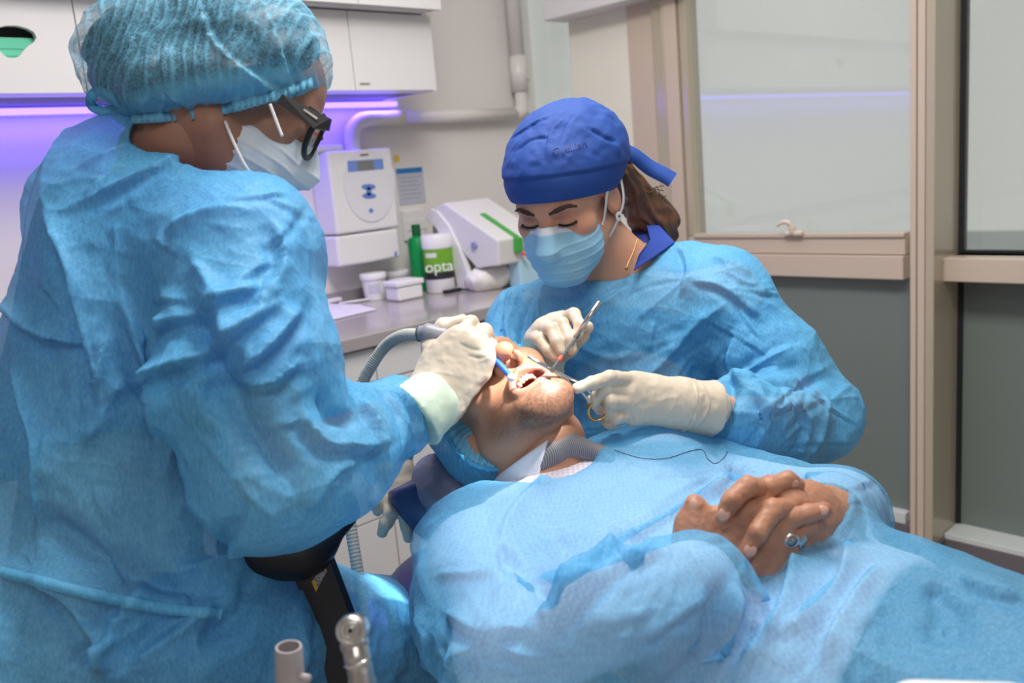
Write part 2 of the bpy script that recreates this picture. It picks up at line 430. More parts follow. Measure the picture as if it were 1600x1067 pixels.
# ================================================================== ORGANIC MODELLING: smooth distance fields meshed with surface nets
class Fr:
    """a body frame: x = the person's right, y = forward, z = up"""
    def __init__(s, o, fwd, up):
        s.o = np.array(o, float); f = np.array(fwd, float); f /= np.linalg.norm(f)
        u = np.array(up, float); u = u-f*(u @ f); u /= np.linalg.norm(u)
        s.R = np.stack([np.cross(f, u), f, u], 1)
    def __call__(s, x, y, z): return s.o+s.R @ np.array([x, y, z], float)
    def loc(s, p): return (p-s.o) @ s.R
class Blob:
    def __init__(s): s.p = []
    def rc(s, a, b, ra, rb, k=.01, neg=False):
        a = np.array(a, float); b = np.array(b, float); ba = b-a; l2 = float(ba @ ba)+1e-12
        def f(p):
            pa = p-a; h = np.clip(pa @ ba/l2, 0, 1)
            q = pa-h[:, None]*ba
            return np.sqrt(np.einsum('ij,ij->i', q, q))-(ra+(rb-ra)*h)
        s.p.append((f, k, neg, np.minimum(a-ra, b-rb), np.maximum(a+ra, b+rb))); return s
    def chain(s, pts, rad, k=.01, neg=False):
        for i in range(len(pts)-1): s.rc(pts[i], pts[i+1], rad[i], rad[i+1], k, neg)
        return s
    def fc(s, a, b, ra, rb, n, flat, k=.01, neg=False):
        """tapered capsule flattened along direction n"""
        a = np.array(a, float); b = np.array(b, float); n = np.array(n, float); n /= np.linalg.norm(n)
        g = 1/flat-1
        a2 = a; ba = b-a; ba = ba+n*((ba @ n)*g); l2 = float(ba @ ba)+1e-12
        def f(p):
            pa = p-a; pa = pa+np.outer(pa @ n*g, n); h = np.clip(pa @ ba/l2, 0, 1)
            q = pa-h[:, None]*ba
            return (np.sqrt(np.einsum('ij,ij->i', q, q))-(ra+(rb-ra)*h))*(flat+(1-flat)*.5)
        R = max(ra, rb); s.p.append((f, k, neg, np.minimum(a, b)-R, np.maximum(a, b)+R)); return s
    def el(s, c, r, R=None, k=.01, neg=False):
        c = np.array(c, float); r = np.array(r, float) if np.ndim(r) else np.array([r]*3, float)
        R = np.eye(3) if R is None else R
        def f(p):
            q = (p-c) @ R; k0 = np.sqrt(((q/r)**2).sum(1)); k1 = np.sqrt(((q/(r*r))**2).sum(1))+1e-9
            return np.where(k0 < 1e-3, -r.min(), k0*(k0-1)/k1)
        m_ = r.max(); s.p.append((f, k, neg, c-m_, c+m_)); return s
    def cut(s, pt, n, k=.002):
        """remove everything on the side n points to"""
        pt = np.array(pt, float); n = np.array(n, float); n /= np.linalg.norm(n)
        s.p.append((lambda p: -((p-pt) @ n), k, True, None, None)); return s
    def fn(s, f, k=.01, neg=False, lo=None, hi=None):
        s.p.append((f, k, neg, lo, hi)); return s
    def ev(s, p, act=None):
        d = np.full(len(p), 1e3)
        for i, (f, k, neg, lo, hi) in enumerate(s.p):
            if act is not None and not act[i]: continue
            e = f(p)
            if neg: e = -e; h = np.maximum(k-np.abs(d-e), 0)/k; d = np.maximum(d, e)+h*h*k*.25
            else: h = np.maximum(k-np.abs(d-e), 0)/k; d = np.minimum(d, e)-h*h*k*.25
        return d
    def mesh(s, h, pad=.012, lo=None, hi=None):
        L = [q[3] for q in s.p if q[3] is not None and not q[2]]; H = [q[4] for q in s.p if q[4] is not None and not q[2]]
        lo_ = np.min(L, 0)-pad if lo is None else np.array(lo, float); hi_ = np.max(H, 0)+pad if hi is None else np.array(hi, float)
        B = 8; nb = np.ceil((hi_-lo_)/(B*h)).astype(int)+1
        ij = np.stack(np.meshgrid(*[np.arange(n) for n in nb], indexing='ij'), -1).reshape(-1, 3)
        cen = lo_+(ij+.5)*B*h; dc = np.empty(len(cen)); per = []
        rad = B*h*.87
        for st in range(0, len(cen), 200000):
            dc[st:st+200000] = s.ev(cen[st:st+200000])
        keep = np.abs(dc) < rad*1.9+.004
        dense = np.repeat(np.repeat(np.repeat(dc.reshape(nb), B, 0), B, 1), B, 2).astype(np.float32)
        kc = cen[keep]; ki = ij[keep]; kd = dc[keep]
        A = np.zeros((len(kc), len(s.p)), bool)
        for i, (f, k, neg, l_, h_) in enumerate(s.p):
            A[:, i] = (f(kc) < np.abs(kd)+2.4*rad+2*k)
        off = (np.stack(np.meshgrid(*[np.arange(B)]*3, indexing='ij'), -1).reshape(-1, 3))*h
        # group neighbouring blocks with the same active set
        code = np.packbits(A, axis=1); _, inv = np.unique(code, axis=0, return_inverse=True); inv = inv.ravel()
        order = np.argsort(inv, kind='stable'); bounds = np.flatnonzero(np.diff(inv[order]))+1
        for grp in np.split(order, bounds):
            act = A[grp[0]]
            for st in range(0, len(grp), 256):
                gg = grp[st:st+256]
                pts = ((lo_+ki[gg]*B*h)[:, None, :]+off[None]).reshape(-1, 3)
                v = s.ev(pts, act).reshape(len(gg), B, B, B).astype(np.float32)
                for t, g_ in enumerate(gg):
                    i, j, k = ki[g_]*B; dense[i:i+B, j:j+B, k:k+B] = v[t]
        return surface_net(dense, lo_, h)
def surface_net(v, lo, h):
    ins = v < 0
    c = np.zeros(tuple(n-1 for n in v.shape), np.int8)
    for a in (0, 1):
        for b in (0, 1):
            for d in (0, 1):
                c += ins[a:v.shape[0]-1+a, b:v.shape[1]-1+b, d:v.shape[2]-1+d]
    I = np.argwhere((c > 0) & (c < 8))
    idx = np.full(c.shape, -1, np.int32); idx[I[:, 0], I[:, 1], I[:, 2]] = np.arange(len(I))
    cor = np.array([(a, b, d) for a in (0, 1) for b in (0, 1) for d in (0, 1)])
    cv = np.stack([v[I[:, 0]+o[0], I[:, 1]+o[1], I[:, 2]+o[2]] for o in cor], 1)
    S = np.zeros((len(I), 3)); n = np.zeros(len(I))
    for a in range(8):
        for b in range(a+1, 8):
            if np.abs(cor[a]-cor[b]).sum() != 1: continue
            va, vb = cv[:, a], cv[:, b]; mk = (va < 0) != (vb < 0)
            t = np.where(mk, va/np.where(mk, va-vb, 1), 0)
            S += np.where(mk[:, None], cor[a]+t[:, None]*(cor[b]-cor[a]), 0); n += mk
    V = lo+(I+S/n[:, None])*h
    Q = []
    for ax in range(3):
        s0 = [slice(None)]*3; s1 = [slice(None)]*3; s0[ax] = slice(0, -1); s1[ax] = slice(1, None)
        a_, b_ = ins[tuple(s0)], ins[tuple(s1)]
        E = np.argwhere(a_ != b_); o1, o2 = [(1, 2), (2, 0), (0, 1)][ax]
        ok = (E[:, o1] > 0) & (E[:, o2] > 0) & (E[:, o1] < v.shape[o1]-1) & (E[:, o2] < v.shape[o2]-1); E = E[ok]
        if not len(E): continue
        def cell(d1, d2):
            e = E.copy(); e[:, o1] += d1; e[:, o2] += d2; return idx[e[:, 0], e[:, 1], e[:, 2]]
        q = np.stack([cell(-1, -1), cell(0, -1), cell(0, 0), cell(-1, 0)], 1)
        fl = ~a_[E[:, 0], E[:, 1], E[:, 2]]; q[fl] = q[fl][:, ::-1]
        Q.append(q[(q >= 0).all(1)])
    return V, np.concatenate(Q)
def merge(parts):
    V = []; Q = []; n = 0
    for v, q in parts: V.append(v); Q.append(q+n); n += len(v)
    return np.concatenate(V), np.concatenate(Q)
def normals(V, Q):
    a = V[Q[:, 2]]-V[Q[:, 0]]; b = V[Q[:, 3]]-V[Q[:, 1]]; n = np.cross(a, b); N = np.zeros_like(V)
    for i in range(4): np.add.at(N, Q[:, i], n)
    return N/(np.linalg.norm(N, axis=1)[:, None]+1e-12)
def smooth_mesh(V, Q, it=1, lam=.5):
    e = np.concatenate([Q[:, [0, 1]], Q[:, [1, 2]], Q[:, [2, 3]], Q[:, [3, 0]]]); n = len(V)
    cnt = np.bincount(e[:, 0], minlength=n)+np.bincount(e[:, 1], minlength=n)
    for _ in range(it):
        S = np.stack([np.bincount(e[:, 0], V[e[:, 1], i], n)+np.bincount(e[:, 1], V[e[:, 0], i], n) for i in range(3)], 1)
        V = V+lam*(S/np.maximum(cnt, 1)[:, None]-V)
    return V
# ---- noise
def _hash(I, seed):
    x = (I[..., 0].astype(np.int64)*73856093) ^ (I[..., 1].astype(np.int64)*19349663) ^ (I[..., 2].astype(np.int64)*83492791) ^ (seed*2654435761)
    x = (x ^ (x >> 13))*1274126177 & 0x7fffffff; x = (x ^ (x >> 16))*668265263 & 0x7fffffff
    return (x & 0xffffff)/float(0xffffff)
def vnoise(p, seed=0):
    i = np.floor(p); f = p-i; f = f*f*f*(f*(f*6-15)+10); i = i.astype(np.int64); r = 0
    for a in (0, 1):
        for b in (0, 1):
            for c in (0, 1):
                w = (f[:, 0] if a else 1-f[:, 0])*(f[:, 1] if b else 1-f[:, 1])*(f[:, 2] if c else 1-f[:, 2])
                r = r+w*_hash(i+np.array([a, b, c]), seed)
    return r*2-1
def fbm(p, seed=0, o=3):
    r = 0; a = 1.
    for k in range(o): r = r+a*vnoise(p*2**k, seed+k); a *= .5
    return r
def worley(p, seed=0):
    """F1 and F2 distances to jittered cell points"""
    i = np.floor(p).astype(np.int64); d1 = np.full(len(p), 9.); d2 = np.full(len(p), 9.)
    for a in (-1, 0, 1):
        for b in (-1, 0, 1):
            for c in (-1, 0, 1):
                j = i+np.array([a, b, c]); q = np.stack([_hash(j, seed), _hash(j, seed+11), _hash(j, seed+23)], -1)
                d = np.sqrt(((j+q-p)**2).sum(1)); m_ = d < d1
                d2 = np.where(m_, d1, np.minimum(d2, d)); d1 = np.where(m_, d, d1)
    return d1, d2
def crumple(V, N, size, amp, seed, stretch=None, warp=.35):
    """dished facets meeting in sharp ridges, like creased non-woven cloth"""
    p = V/size
    if stretch is not None:
        for (dr, s_) in stretch:
            dr = np.array(dr, float)/np.linalg.norm(dr); p = p+np.outer(p @ dr*(1/s_-1), dr)
    p = p+warp*np.stack([vnoise(p*.9+7, seed+3), vnoise(p*.9+19, seed+5), vnoise(p*.9+31, seed+9)], 1)
    d1, d2 = worley(p, seed)
    return (np.minimum(d1, 1.0)**2*1.2-.35)*amp
def ridge(V, size, amp, seed, stretch=None):
    p = V/size
    if stretch is not None:
        for (dr, s_) in stretch:
            dr = np.array(dr, float)/np.linalg.norm(dr); p = p+np.outer(p @ dr*(1/s_-1), dr)
    return ((1-np.abs(fbm(p, seed, 2)))**3)*amp
CR_AMP, CR_WID = 1.0, 1.0
def thin_creases(seed, n, regions):
    """short crisp creases scattered over pixel regions (x0, y0, x1, y1, direction in degrees, spread)"""
    r = random.Random(seed); out = []
    for i in range(n):
        x0, y0, x1, y1, an, sp = regions[i % len(regions)]
        x, y = r.uniform(x0, x1), r.uniform(y0, y1); a = math.radians(an+r.uniform(-sp, sp)); L_ = r.uniform(35, 130); bend = r.uniform(-.5, .5)
        pts = []
        for k in range(4):
            pts.append((x, y)); x += math.cos(a)*L_/3; y += math.sin(a)*L_/3; a += bend/3
        out.append((pts, r.uniform(.0018, .0042), r.uniform(.004, .0075), r.choice('rsrsv')))
    return out
class Surf:
    """a mesh being sculpted: creases drawn as pixel polylines land on the surface they are seen on"""
    def __init__(s, VQ): s.V, s.Q = VQ; s.bvh = None
    def disp(s, h):
        s.V = s.V+normals(s.V, s.Q)*h[:, None]
    def tree(s):
        s.bvh = BVHTree.FromPolygons([tuple(v) for v in s.V], [tuple(q) for q in s.Q.tolist()]); return s.bvh
    def hit(s, px, py):
        if s.bvh is None: s.tree()
        r = RAY(px, py); r = r/np.linalg.norm(r)
        l_, n_, i_, d_ = s.bvh.ray_cast(Vector(CAM), Vector(r))
        return None if l_ is None else np.array(l_)
    def project(s, pix, step=6):
        out = []
        sp = spline([(a, b, 0) for a, b in pix], 10) if len(pix) > 2 else np.array([(a, b, 0) for a, b in pix], float)
        for i in range(len(sp)-1):
            n = max(1, int(np.hypot(*(sp[i+1]-sp[i])[:2])/step))
            for k in range(n):
                q = sp[i]+(sp[i+1]-sp[i])*k/n; h_ = s.hit(q[0], q[1])
                if h_ is not None: out.append(h_)
        return np.array(out)
    def creases(s, items):
        """items: (pixels, amp, width, kind); kind 'r' ridge, 'v' valley, 's' one-sided fold (drops to the right of the drawing direction)"""
        N = normals(s.V, s.Q); H = np.zeros(len(s.V))
        for it in items:
            pix, amp, wid = it[0], it[1]*CR_AMP, it[2]*CR_WID; kind = it[3] if len(it) > 3 else 'r'
            L = s.project(pix)
            if len(L) < 2: continue
            R_ = wid*3.2
            cand = np.flatnonzero(((s.V > L.min(0)-R_) & (s.V < L.max(0)+R_)).all(1))
            if not len(cand): continue
            C = s.V[cand]; best = np.full(len(C), 1e9); bi = np.zeros(len(C), int); sd = np.zeros(len(C)); tt = np.zeros(len(C))
            cum = np.concatenate([[0], np.cumsum(np.linalg.norm(np.diff(L, axis=0), axis=1))])
            for i in range(len(L)-1):
                a = L[i]; ba = L[i+1]-a; l2 = ba @ ba
                if l2 < 1e-12 or l2 > .05**2: continue
                pa = C-a; h = np.clip(pa @ ba/l2, 0, 1); q = pa-h[:, None]*ba; d = np.sqrt((q*q).sum(1))
                m_ = d < best
                sgn = np.sign(np.einsum('ij,ij->i', np.cross(ba, q), _f[None, :]*np.ones((len(C), 1))))
                best = np.where(m_, d, best); sd = np.where(m_, sgn*d, sd); tt = np.where(m_, cum[i]+h*np.sqrt(l2), tt)
            x = best/wid; tl = tt/cum[-1]; taper = np.clip(np.minimum(tl, 1-tl)*5+.15, 0, 1)
            if kind == 's':
                y = sd/wid; prof = np.where(y < 0, np.exp(-np.abs(y)*.9), np.exp(-(y*3.0)**2)-.35*np.exp(-((y-.9)*1.6)**2))
            else: prof = np.exp(-x*1.2)*(1-.0*x) if kind == 'r' else -np.exp(-(x*1.1)**2)
            H[cand] += np.where(best < R_, amp*prof*taper, 0)
        s.V = s.V+N*H[:, None]; s.bvh = None
    def keep_outside(s, blob, gap=.004):
        """push cloth out where it would dip into the layer below"""
        for _ in range(3):
            d = blob.ev(s.V); s.V = s.V+normals(s.V, s.Q)*np.clip(gap-d, 0, .02)[:, None]
        s.V = smooth_mesh(s.V, s.Q, 1, .3)
    def obj(s, name, m_, parent=None, col=None):
        me = np_mesh(name, s.V, s.Q)
        if col is not None: set_col(me, col)
        return put(name, me, m_, parent)
# ================================================================== THINGS ON THE WALL AND WORKTOP
M_WPL = mat('white_plastic', srgb(228, 226, 226), .35)
M_BLUEP = mat('display_blue', srgb(110, 140, 205), .4); M_DISP = mat('lcd_grey', srgb(120, 122, 120), .25)
wu = empty('wall_unit', (1.69, 2.56, 1.03)); tag(wu, 'white wall-mounted unit with oval blue control panel', 'wall unit')
yf = 2.50; x0, x1, z0, z1, zm = 1.560, 1.812, 1.027, 1.400, 1.130
box('lower_housing', (x0, yf+.004, z0), (x1, YW-.002, zm-.002), M_WPL, wu, .010, 4)
box('upper_housing', (x0+.004, yf, zm+.002), (x1+.004, YW-.002, z1), M_WPL, wu, .010, 4)
def zx(px, py, y=yf): q = AT(px, py, 1, y); return q[0], q[2]
pts = []
for t in np.linspace(0, 2*math.pi, 48, endpoint=False):
    px, py = 576+42*math.cos(t)*(1 if math.sin(t) < 0 else .95), 285+(62 if math.sin(t) > 0 else 52)*math.sin(t)
    px += (py-285)*.06; pts.append(zx(px, py))
pan = prism('control_panel', pts, 1, yf-.004, yf+.002, mat('panel_grey_white', srgb(220, 220, 224), .3), wu, .0015)
def patch(name, pxs, m_, parent, y=yf-.0046, th=.001): return prism(name, [zx(a, c, y) for a, c in pxs], 1, y, y+th, m_, parent)
patch('display_surround', [(543, 251.5), (598, 248), (600, 264), (544, 269)], M_BLUEP, pan, yf-.0050)
patch('display', [(558, 252), (583, 250), (585, 265), (560, 267)], M_DISP, pan, yf-.0056)
patch('badge', [(563, 241), (576, 240), (576, 243), (563, 244)], mat('badge_brown', srgb(120, 100, 80), .5), pan, yf-.0050)
for (cx, cy, rx, ry) in ((576, 292, 11, 4.5), (577, 306, 11, 4.5), (576.5, 299, 4, 7), (580, 329, 3.4, 3.6)):
    patch('button', [(cx+rx*math.cos(t), cy+ry*math.sin(t)) for t in np.linspace(0, 2*math.pi, 20, endpoint=False)], mat('button_blue', srgb(96, 128, 200), .4), pan, yf-.0052)
patch('logo', [(617, 393), (620, 392.5), (621, 400), (617, 400.5)], M_BLUEP, wu, yf-.0005)
box('lid_bump', np.array([x0-.01, yf+.03, z1]), np.array([x0+.09, YW-.03, z1+.022]), M_WPL, wu, .009, 4)
# pipe run from the unit to the corner
zp = AT(720, 181, 1, 2.58)[2]; xv = AT(806, 60, 1, 2.58)[0]
xp = AT(553, 225, 1, 2.57)[0]
pipe = empty('pipe', (xp, 2.58, z1)); tag(pipe, 'white pipe rising from the wall unit and running to the corner', 'pipe')
M_PIPE = mat('pipe_white', srgb(222, 218, 214), .3)
pth = [(xp, 2.58, z1-.01), (xp, 2.58, zp-.075), (xp+.008, 2.58, zp-.035), (xp+.035, 2.58, zp-.008), (xp+.075, 2.58, zp)]
tube('elbow', list(spline(pth, 8))+[(xp+.22, 2.58, zp)], .0265, M_PIPE, pipe, 20)
tube('horizontal_run', [(xp+.20, 2.58, zp), (xv-.03, 2.58, zp)], .0235, M_PIPE, pipe, 20)
tube('corner_elbow', spline([(xv-.04, 2.58, zp), (xv-.012, 2.58, zp+.006), (xv, 2.58, zp+.022), (xv, 2.58, zp+.10)], 6), .0245, M_PIPE, pipe, 20)
za = AT(808, 143, 1, 2.58)[2]; zb_ = AT(806, 88, 1, 2.58)[2]
tube('sleeve', [(xv, 2.58, za), (xv, 2.58, zb_)], .033, M_PIPE, pipe, 24); tube('riser', [(xv, 2.58, zb_), (xv, 2.58, CEIL)], .029, M_PIPE, pipe, 20)
lathe('screw', [(.0001, 0), (.006, 0), (.005, .006), (.0001, .008)], (xv+.05, 2.58, za+.05), M_PIPE, pipe, axis=(0, -1, 0), n=14)
box('cable_duct', (xv+.028, 2.585, zp), (xv+.062, YW-.001, CEIL), M_PIPE, pipe, .003)
# notice, sticker, socket
no = empty('notice', AT(643, 318, 1, YW-.002)); tag(no, 'grey wall notice with a blue header strip', 'notice')
q0 = AT(619, 264, 1, YW-.003); q1 = AT(666, 316, 1, YW-.003)
box('sheet', (q0[0], YW-.0025, q1[2]), (q1[0], YW-.0005, q0[2]), mat('notice_grey', srgb(186, 188, 200), .5), no, 0)
box('header', (q0[0], YW-.0032, q0[2]-.018), (q1[0]-.004, YW-.0025, q0[2]), mat('header_blue', srgb(24, 118, 186), .5), no, 0)
for k in range(6):
    zz = q0[2]-.032-.015*k; box('text_line', (q0[0]+.01, YW-.0030, zz-.0022), (q1[0]-.015-.012*(k % 2), YW-.0025, zz), mat('print_grey', srgb(140, 142, 156), .6), no, 0)
ys = AT(620, 248, 1, YW-.002); stk = lathe('sticker', [(.0001, 0), (.014, 0), (.014, .001), (.0001, .001)], ys+np.array([0, 0, 0]), mat('sticker_yellow', srgb(226, 196, 70), .5), None, axis=(0, -1, 0), n=6); tag(stk, 'small yellow sticker on the wall above the notice', 'sticker')
sk0 = AT(626, 330, 1, YW-.002); sk1 = AT(664, 372, 1, YW-.002)
sk = empty('wall_socket', (sk0[0], YW, sk1[2])); tag(sk, 'white double wall socket plate below the notice', 'socket')
box('plate', (sk0[0], YW-.012, sk1[2]), (sk1[0], YW-.0005, sk0[2]), M_WPL, sk, .003); zmid = (sk0[2]+sk1[2])/2
for k in (0, 1): box('switch', (sk0[0]+.012+k*.05, YW-.015, zmid-.02), (sk0[0]+.05+k*.05, YW-.011, zmid+.02), M_WPL, sk, .002)
# tubs
M_TUB = mat('tub_white', srgb(236, 234, 236), .4); M_TUBL = mat('tub_label', srgb(206, 206, 220), .5)
def tubz(px, py, w, h_px, label, rect=False):
    c = AT(px, py, 2, zc+.001); mpp = DEP(c)/F_PX; r = w*mpp/2; h = h_px*mpp/math.cos(PITCH); t = empty('tub', c); tag(t, label, 'tub', 'white tubs on the worktop')
    if rect:
        bm_lo = c+np.array([-r*1.0, -r*.72, 0]); bm_hi = c+np.array([r*1.0, r*.72, h*.72])
        box('body', bm_lo, bm_hi, M_TUB, t, .008, 4); box('lid', c+np.array([-r*1.1, -r*.82, h*.72]), c+np.array([r*1.1, r*.82, h]), M_TUB, t, .005, 3)
    else:
        lathe('body', [(r*.80, 0), (r*.93, h*.80)], c, M_TUB, t, n=36); lathe('lid', [(r*1.02, h*.78), (r*1.04, h*.80), (r*1.04, h*.97), (r*1.0, h), (.0001, h)], c, M_TUB, t, n=36)
        if h_px > 30: 
            dv = (CAM-c); dv[2] = 0; dv /= np.linalg.norm(dv); a0 = math.atan2(dv[1], dv[0])
            V = []; Fc = []
            for i in range(9):
                a = a0-.55+1.1*i/8
                for z_ in (h*.25, h*.62): V.append((c[0]+(r*.80+r*.13*z_/(h*.8)+.0006)*math.cos(a), c[1]+(r*.80+r*.13*z_/(h*.8)+.0006)*math.sin(a), c[2]+z_))
            for i in range(8): Fc.append((2*i, 2*i+2, 2*i+3, 2*i+1))
            me = bpy.data.meshes.new('l'); me.from_pydata(V, [], Fc); put('label', me, M_TUBL, t)
    return t
tubz(587, 467, 40, 40, 'round white tub with a printed label, leftmost on the worktop')
tubz(624, 455, 36, 32, 'small round white tub standing behind the rectangular one')
tubz(633, 467, 48, 30, 'low rectangular white tub with lid in front of the green bottle', True)
# green bottle
c = AT(660, 452, 2, zc+.001); s_ = DEP(c)/F_PX
gb_ = empty('bottle', c); tag(gb_, 'green plastic bottle with dark green cap beside the wipes canister', 'bottle'); M_GRN = mat('green_plastic', srgb(0, 150, 80), .35); M_GRN2 = mat('dark_green_cap', srgb(0, 96, 54), .4)
H = 100*s_; r = 15*s_
lathe('body', [(r*.95, 0), (r, H*.04), (r*1.0, H*.72), (r*.85, H*.80), (r*.42, H*.84)], c, M_GRN, gb_, n=32); lathe('cap', [(r*.46, H*.83), (r*.46, H), (r*.40, H*1.01), (.0001, H*1.01)], c, M_GRN2, gb_, n=24)
# wipes canister
c = AT(690, 455, 2, zc+.001); s_ = DEP(c)/F_PX; H = 89*s_; r = 24*s_
cn_ = empty('wipes_canister', c); tag(cn_, 'white wipes canister with green and black label', 'canister')
lathe('body', [(r*.90, 0), (r*.95, H*.03), (r*.95, H*.78)], c, M_TUB, cn_, n=40); lathe('lid', [(r*.98, H*.77), (r*1.0, H*.79), (r*1.0, H*.96), (r*.93, H), (.0001, H)], c, M_TUB, cn_, n=40)
dv = (CAM-c); a0 = math.atan2(dv[1], dv[0])
def wrap(name, z0_, z1_, a_, b_, m_, off=.0008, n=16):
    V = []; Fc = []
    for i in range(n+1):
        a = a0+a_+(b_-a_)*i/n
        for z_ in (z0_, z1_): V.append((c[0]+(r*.95+off)*math.cos(a), c[1]+(r*.95+off)*math.sin(a), c[2]+z_))
    for i in range(n): Fc.append((2*i, 2*i+2, 2*i+3, 2*i+1))
    me = bpy.data.meshes.new(name); me.from_pydata(V, [], Fc); return put(name, me, m_, cn_)
wrap('label_green', H*.35, H*.76, -1.4, 1.4, mat('label_green', srgb(112, 168, 40), .5, noise=.25, nscale=25)); wrap('label_black', H*.24, H*.36, -1.4, 1.4, mat('label_black', srgb(38, 40, 46), .5), .0009)
wrap('label_tag', H*.62, H*.70, -.95, -.1, mat('label_pale', srgb(220, 222, 214), .5), .0012)
tx = c+np.array([math.cos(a0), math.sin(a0), 0])*(r*.99+.001)+np.array([0, 0, H*.46]); nrm_ = np.array([math.cos(a0), math.sin(a0), 0])
LATE_TEXT = [('label_text', 'opta', tx, H*.27, cn_, np.cross(np.array([0, 0, 1.]), nrm_), nrm_)]
# pouch sealer: side cheeks, tilted housing, roll, green cutter
bp = AT(738, 455, 2, zc+.001); xs0 = bp[0]; W_ = .22
ps = empty('pouch_sealer', (xs0+W_/2, bp[1], zc)); tag(ps, 'white pouch sealing machine with green cutter slider', 'sealer')
def yzp(px, py, x=None): q = AT(px, py, 0, xs0 if x is None else x); return (q[1], max(q[2], zc+.0006))
cheek = [yzp(*q) for q in ((664, 342), (672, 326), (682, 330), (700, 352), (716, 385), (728, 420), (737, 456), (716, 456), (709, 420), (696, 385), (680, 355))]
for k in (0, 1): prism('cheek', cheek, 0, xs0+k*W_*.9, xs0+k*W_*.9+W_*.1, M_WPL, ps, .002)
hous = [yzp(*q) for q in ((672, 326), (690, 317), (775, 376), (776, 416), (742, 420), (724, 400))]
M_SEAL = mat('sealer_white', srgb(224, 222, 220), .35)
prism('housing', hous, 0, xs0+W_*.04, xs0+W_*.98, M_SEAL, ps, .006)
rq = yzp(690, 368); lathe('roll', [(.0001, 0), (.036, 0), (.036, W_*.8), (.0001, W_*.8)], (xs0+W_*.1, rq[0]+.01, rq[1]-.012), mat('roll_grey', srgb(130, 134, 136), .6), ps, axis=(1, 0, 0), n=30)
box('base_plate', (xs0, yzp(740, 456)[0]-.03, zc+.0005), (xs0+W_, yzp(700, 440)[0]+.06, zc+.012), M_SEAL, ps, .003)
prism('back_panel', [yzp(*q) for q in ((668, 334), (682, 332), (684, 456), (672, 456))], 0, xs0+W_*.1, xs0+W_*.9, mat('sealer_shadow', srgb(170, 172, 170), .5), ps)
tA = yzp(722, 340); tB = yzp(775, 377); xm_ = xs0+W_*.42
M_CUT = mat('cutter_green', srgb(70, 165, 70), .4)
prism('cutter_rail', [(tA[0], tA[1]+.001), (tB[0], tB[1]+.001), (tB[0], tB[1]+.006), (tA[0], tA[1]+.006)], 0, xm_-.012, xm_+.012, M_CUT, ps, .001)
fe = np.array([xm_, tB[0]-.004, tB[1]-.02]); box('cutter_slider', fe+np.array([-.016, -.010, -.028]), fe+np.array([.016, .008, .022]), M_CUT, ps, .004)
lathe('cutter_tip', [(.0001, 0), (.007, .004), (.005, .026), (.0001, .028)], fe+np.array([.008, -.006, -.026]), mat('cutter_red', srgb(214, 90, 100), .4), ps, axis=(.3, -.7, -.5), n=14)
kn = yzp(748, 381); lathe('knob', [(.0001, 0), (.013, 0), (.012, .008), (.0001, .009)], (xs0+W_*.04, kn[0]+.03, kn[1]-.006), mat('knob_blue', srgb(140, 148, 188), .4), ps, axis=(-1, 0, 0), n=20)
# towel bundle, papers, tray, small black block
bb = Blob() if 'Blob' in globals() else None
cq = AT(760, 452, 2, zc); bb = Blob(); bb.el(cq+np.array([0, 0, .035]), (.075, .06, .042)); bb.el(cq+np.array([.05, -.02, .045]), (.05, .05, .04), k=.03); bb.cut((0, 0, zc+.001), (0, 0, -1))
S = Surf(bb.mesh(.005)); S.disp(crumple(S.V, None, .05, .012, 3)); S.V[:, 2] = np.maximum(S.V[:, 2], zc+.001); tw = S.obj('paper_towel', mat('paper_white', srgb(236, 232, 226), .85, bump=.15), None); tag(tw, 'crumpled white paper towel in front of the sealing machine', 'towel')
pa = [AT(px, py, 2, zc+.002) for px, py in ((420, 505), (480, 509), (589, 484), (560, 477), (500, 475), (430, 482))]
pp_ = flat_poly('paper_sheets', pa, mat('paper_sheet', srgb(226, 220, 230), .7), None, .003, (0, 0, 1)); tag(pp_, 'white paper sheets lying on the grey worktop', 'paper')
tr_ = AT(515, 473, 2, zc+.004); bx_ = box('small_box', tr_+np.array([-.06, -.02, 0]), tr_+np.array([.04, .025, .014]), M_TUB, None, .004); tag(bx_, 'flat white box lying behind the paper sheets', 'box')
pe_ = tube('pen', [AT(530, 474, 2, zc+.006), AT(580, 467, 2, zc+.006)], .004, M_TUB, None, 10); tag(pe_, 'thin white pen lying against the upstand', 'pen')
bk_ = AT(708, 456, 2, zc+.001); bo = box('block', bk_+np.array([-.035, -.01, 0]), bk_+np.array([.035, .015, .010]), M_GASKET, None, .003); tag(bo, 'flat black block lying beside the canister', 'block')

cq = AT(822, 446, 2, zc+.001); tb_ = empty('tissue_pack', cq); tag(tb_, 'pale blue pack with a yellow flap behind the dentist shoulder', 'pack'); s_ = DEP(cq)/F_PX
box('body', cq+np.array([-.05, -.03, 0]), cq+np.array([.05, .03, 44*s_]), mat('pack_blue', srgb(176, 214, 232), .5), tb_, .008, 3)
box('flap', cq+np.array([-.01, -.012, 44*s_]), cq+np.array([.035, .012, 62*s_]), mat('flap_yellow', srgb(232, 204, 70), .5), tb_, .006, 3)
